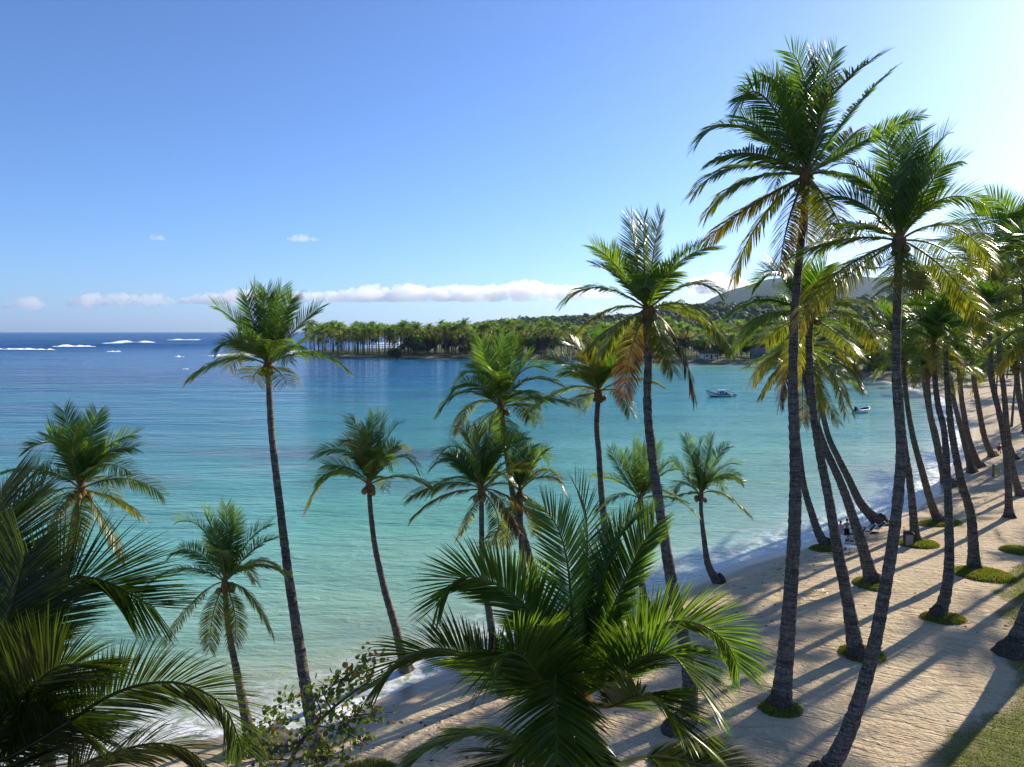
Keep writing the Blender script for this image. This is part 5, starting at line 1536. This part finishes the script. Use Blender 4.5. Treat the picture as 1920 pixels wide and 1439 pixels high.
# ------------------------------------------------------------------ sea grape shrub at the bottom
SY = 22.0
rt = at(546, 1426, SY); rb = np.array([at(520, 1500, SY)[0], SY, gz(at(520, 1500, SY)[0], SY)])
root = empty('sea_grape_shrub', rb); tag(root, 'sea grape shrub with round green and yellow leaves before the palm foot', 'shrub')
rng = np.random.default_rng(31)
def gpt(p, dz=0): return at(p[0], p[1], SY + dz)
mains = [([(520,1520),(546,1426),(569,1385),(590,1361),(621,1331),(659,1301),(690,1280),(704,1240)], .075, 0),
 ([(569,1385),(600,1345),(590,1310),(560,1305),(505,1330)], .03, -.4), ([(621,1331),(640,1345),(680,1340),(736,1336)], .026, .4), ([(590,1361),(640,1372),(692,1398)], .026, -.3),
 ([(569,1385),(540,1400),(490,1395),(440,1410)], .035, .5), ([(546,1426),(600,1420),(650,1425)], .03, -.6), ([(621,1331),(610,1300),(640,1275),(668,1255)], .026, .3),
 ([(659,1301),(655,1275),(680,1250),(700,1225)], .022, -.2), ([(546,1426),(500,1425),(450,1432)], .03, .2), ([(490,1395),(480,1365),(520,1350),(560,1350)], .022, .2),
 ([(569,1385),(575,1400),(620,1400)], .02, .3), ([(640,1372),(660,1352),(695,1345)], .02, -.3)]
chains = []
for pl, r0, dz in mains:
    P3 = [gpt(p, dz * (i / max(1, len(pl) - 1))) for i, p in enumerate(pl)]
    C = spline(P3, 22); mb = MB(); mb.tube(C - rb, np.linspace(r0, r0 * .35, 22), 6); mb.build('branch', M['bark'], root, True)
    chains.append(C)
def round_leaf():
    k = 10; V = [(0, 0.0, 0)]
    for j in range(k):
        a = j / k * 6.2832; V.append((math.cos(a) * .5, math.sin(a) * .5 + .5, .05 * math.cos(2 * a)))
    V[0] = (0, .5, -.05)
    F = [(0, 1 + j, 1 + (j + 1) % k) for j in range(k)]
    return V, F
lv, lf = round_leaf(); leafm = []
for kcol in [(.07, .11, .018), (.10, .14, .02), (.05, .085, .018), (.20, .19, .025), (.24, .13, .025), (.26, .05, .02)]:
    me = bpy.data.meshes.new('leaf'); me.from_pydata(lv, [], lf)
    ca = me.color_attributes.new('col', 'FLOAT_COLOR', 'POINT'); ca.data.foreach_set('color', np.array([[*kcol, 1]] * len(lv), dtype=np.float32).ravel())
    me.materials.append(M['grape_leaf']); leafm.append(me)
tw = MB()
wch = np.array([1.6, 1.5, 1.0, 1.1, 1.2, 1.0, 1.2, .9, .8, .8, .6, .6]); wch /= wch.sum()
for k in range(296):
    ci = rng.choice(len(chains), p=wch); C = chains[ci]
    t = int(rng.uniform(.30 if ci == 0 else .25, 1) * 21)
    off_ = rng.normal(0, 1, 3) * np.array([.26, .30, .17]) + np.array([0, 0, -.02])
    p = C[t] + off_
    if k % 2 == 0: tw.tube([C[t] - rb, (C[t] + p) / 2 - rb + np.array([0, 0, .03]), p - rb], [.012, .009, .006], 4)
    o = obj('leaf', leafm[rng.choice(6, p=[.40, .30, .16, .10, .03, .01])], root)
    s = rng.uniform(.12, .20); o.scale = (s, s, s); o.location = Vector(p - rb)
    o.rotation_euler = (rng.uniform(.2, 2.2), rng.normal(0, .5), rng.uniform(0, 6.28))
o = tw.build('twigs', M['bark'], root); o['kind'] = 'stuff'
Vx, Fx, Cx = [], [], []; nv = 0; lva = np.array(lv); lfa = np.array(lf)
cols_ = np.array([(.075,.115,.018),(.11,.15,.022),(.035,.06,.014),(.14,.14,.022),(.18,.10,.022)])
for k in range(850):
    ci = rng.choice(len(chains), p=wch); C = chains[ci]; t = int(rng.uniform(.25, 1) * 21)
    p = C[t] + rng.normal(0, 1, 3) * np.array([.22, .40, .13]) + np.array([0, .1, -.1])
    E_ = Matrix.Rotation(rng.uniform(0, 6.28), 3, 'Z') @ Matrix.Rotation(rng.uniform(.2, 2.2), 3, 'X')
    v = lva @ np.array(E_).T * rng.uniform(.09, .15) + p - rb
    Vx.append(v); Fx.append(lfa + nv); nv += len(v); Cx.append(np.tile(cols_[rng.choice(5, p=[.35,.35,.1,.15,.05])], (len(v), 1)))
o = obj('inner_leaves', mesh_np('inner_leaves', np.concatenate(Vx), np.concatenate(Fx), M['grape_leaf'], smooth=False, cols=np.concatenate(Cx)), root); o['kind'] = 'stuff'

# ------------------------------------------------------------------ huts among the trees across the bay
def hut(px, py, d, w_, h, label, wallc, roofm='roof', rz=0.2):
    g = ground(px, py); Yv = g[1] + d; Xv = (px - CX) / FOC * Yv; r = empty('beach_hut', (Xv, Yv, gz(Xv, Yv))); r.rotation_euler = (0, 0, rz); tag(r, label, 'hut')
    D = w_ * .6
    mb = MB(); mb.box((0, D / 2, h / 2), (w_, .15, h)); mb.box((0, -D / 2, h / 2 - .001), (w_, .15, h)); mb.box((-w_ / 2 + .08, 0, h / 2), (.15, D - .16, h - .004)); mb.box((w_ / 2 - .08, 0, h / 2), (.15, D - .16, h - .004)); mb.build('wall', wallc, r)
    mb = MB(); ov = .7
    V = [(-w_ / 2 - ov, -D / 2 - ov, h), (w_ / 2 + ov, -D / 2 - ov, h), (w_ / 2 + ov, D / 2 + ov, h), (-w_ / 2 - ov, D / 2 + ov, h), (-w_ / 4, 0, h + w_ * .28), (w_ / 4, 0, h + w_ * .28)]
    mb.add(V, [(0, 1, 5, 4), (2, 3, 4, 5), (1, 2, 5), (3, 0, 4), (3, 2, 1, 0)]); mb.build('roof', M[roofm], r)
    mb = MB(); mb.box((0, -D / 2 - .1, 1.05), (1.0, .05, 2.1)); mb.build('door', M['darkwood'], r)
    for sx in (-w_ * .3, w_ * .3):
        mb = MB(); mb.box((sx, -D / 2 - .1, 1.5), (1.1, .05, .9)); mb.build('window', M['black'], r)
hut(1008, 676, 55, 9, 4.2, 'small blue-grey building glimpsed among the palms left of centre', M['wall'], 'wall')
hut(1330, 683.5, 22, 8, 2.6, 'low thatched hut on the green bank straight across the bay', M['white'])
hut(1425, 685, 28, 9, 3.2, 'grey-roofed hut in the dark shade of the far trees', M['wall'], 'wall', -.2)

# ------------------------------------------------------------------ clouds: real vapour, far beyond everything
q = NT('cloud_vapour')
vol = q.n('VolumePrincipled'); vol.inputs['Density'].default_value = 0.0035; vol.inputs['Anisotropy'].default_value = 0.6
vol.inputs['Color'].default_value = (1, 1, 1, 1)
q.N.remove(q.bsdf); q.L.new(vol.outputs[0], q.out.inputs['Volume'])
M['cloud'] = q.m
q = NT('thin_vapour')
vol = q.n('VolumePrincipled'); vol.inputs['Density'].default_value = 0.0022; vol.inputs['Anisotropy'].default_value = 0.5
vol.inputs['Color'].default_value = (1, 1, 1, 1)
q.N.remove(q.bsdf); q.L.new(vol.outputs[0], q.out.inputs['Volume'])
M['thincloud'] = q.m
def cloud(name, profile, Yd, label, mat='cloud', seed=0, thick=1.0, puff=1.0, base_drop=0.0):
    """profile: list of (px, top py, bottom py)"""
    rng = np.random.default_rng(seed); bm = bmesh.new()
    m_ = Yd / FOC
    x0, x1 = profile[0][0], profile[-1][0]; px = x0
    cen = at((x0 + x1) / 2, profile[0][2], Yd)
    while px < x1:
        t = np.interp(px, [p[0] for p in profile], [p[1] for p in profile]); b = np.interp(px, [p[0] for p in profile], [p[2] for p in profile])
        h = (b - t)
        for k in range(3):
            rr_ = h * (.20 + .30 * rng.random() ** 1.5) * puff
            yy = b - rr_ * .55 - rng.random() * max(0, (h - rr_ * 1.6))
            if k == 0: yy = t + rr_ * 1.0
            p = at(px + rng.normal(0, h * .25), yy, Yd + rng.normal(0, h * .6 * m_ * thick)) - cen
            mt = Matrix.Translation(p) @ Matrix.Diagonal((rr_ * m_ * 1.25, rr_ * m_ * 1.3, rr_ * m_, 1))
            bmesh.ops.create_icosphere(bm, subdivisions=3, radius=1, matrix=mt)
        px += h * .33 * puff
    me = bpy.data.meshes.new(name); bm.to_mesh(me); bm.free()
    o = bpy.data.objects.new(name, me); COL.objects.link(o); o.location = Vector(cen)
    rm = o.modifiers.new('r', 'REMESH'); rm.mode = 'VOXEL'; rm.voxel_size = m_ * 0.95
    dg = bpy.context.evaluated_depsgraph_get(); m2 = bpy.data.meshes.new_from_object(o.evaluated_get(dg)); m2.name = name
    n = len(m2.vertices); co = np.empty(n * 3); m2.vertices.foreach_get('co', co); co = co.reshape(-1, 3)
    no = np.empty(n * 3); m2.vertices.foreach_get('normal', no); no = no.reshape(-1, 3)
    s_ = 1 / (m_ * 9)
    d = np.array([mnoise.noise(Vector(c_) * s_) * 4.2 + mnoise.noise(Vector(c_) * s_ * 2.3) * 3.0 + mnoise.noise(Vector(c_) * s_ * 5) * 1.8 for c_ in co]) * m_
    co = co + no * d[:, None]
    bz = -base_drop * m_ + 0.0
    low = co[:, 2] < bz
    co[low, 2] = bz + (co[low, 2] - bz) * .25
    m2.vertices.foreach_set('co', co.ravel()); m2.update()
    o.modifiers.clear(); o.data = m2; m2.materials.clear(); m2.materials.append(M[mat])
    tag(o, label, 'cloud')
CY_ = 21000
cloud('cloud', [(520,556,566),(545,548,567),(600,548,568),(640,545,569),(680,538,568),(705,532,568),(735,541,567),(765,531,568),(800,540,567),(850,533,566),(905,537,565),(940,534,564),
   (975,528,563),(1000,524,562),(1030,533,562),(1080,536,561),(1120,542,560),(1150,552,558)], CY_, 'long flat-based bank of white cumulus over the palm-covered point', seed=1)
cloud('cloud', [(338,560,570),(370,553,571),(410,550,572),(445,542,572),(470,541,571),(500,548,570),(515,556,568)], CY_, 'cumulus behind the crown of the tall left palm', seed=2, mat='cloud')
cloud('cloud', [(128,568,576),(150,556,577),(175,547,577),(200,555,576),(228,548,575),(260,554,574),(300,550,573),(325,562,570)], CY_, 'faint broken cloud row low over the open sea', 'thincloud', seed=3)
cloud('cloud', [(5,574,580),(30,562,581),(55,555,581),(80,570,579)], CY_, 'faint small cloud at the far left above the horizon', 'thincloud', seed=4)
cloud('cloud', [(1300,535,552),(1325,515,556),(1350,512,560),(1380,522,560),(1420,530,560),(1450,540,556)], CY_, 'white cloud behind the mountain right of the big dark palm', seed=5)
cloud('cloud', [(540,448,452),(553,443,453),(568,440,454),(580,446,453),(594,449,453)], CY_, 'small lone puff of cloud in the middle left sky', 'thincloud', seed=6)
cloud('cloud', [(287,444,450),(297,440,452),(309,446,450)], CY_, 'smallest lone puff of cloud in the left sky', 'thincloud', seed=7)

# ------------------------------------------------------------------ the air: one even box of thin haze
bm = bmesh.new(); bmesh.ops.create_cube(bm, size=1)
me = bpy.data.meshes.new('haze'); bm.to_mesh(me); bm.free()
q = NT('haze_air')
vol = q.n('VolumePrincipled'); vol.inputs['Density'].default_value = 0.000032; vol.inputs['Anisotropy'].default_value = 0.3
vol.inputs['Color'].default_value = (0.45, 0.68, 1.0, 1)
q.N.remove(q.bsdf); q.L.new(vol.outputs[0], q.out.inputs['Volume'])
me.materials.append(q.m)
o = obj('haze', me, loc=(2000, 7300, 196)); o.scale = (50000, 18000, 412)
tag(o, kind='stuff')
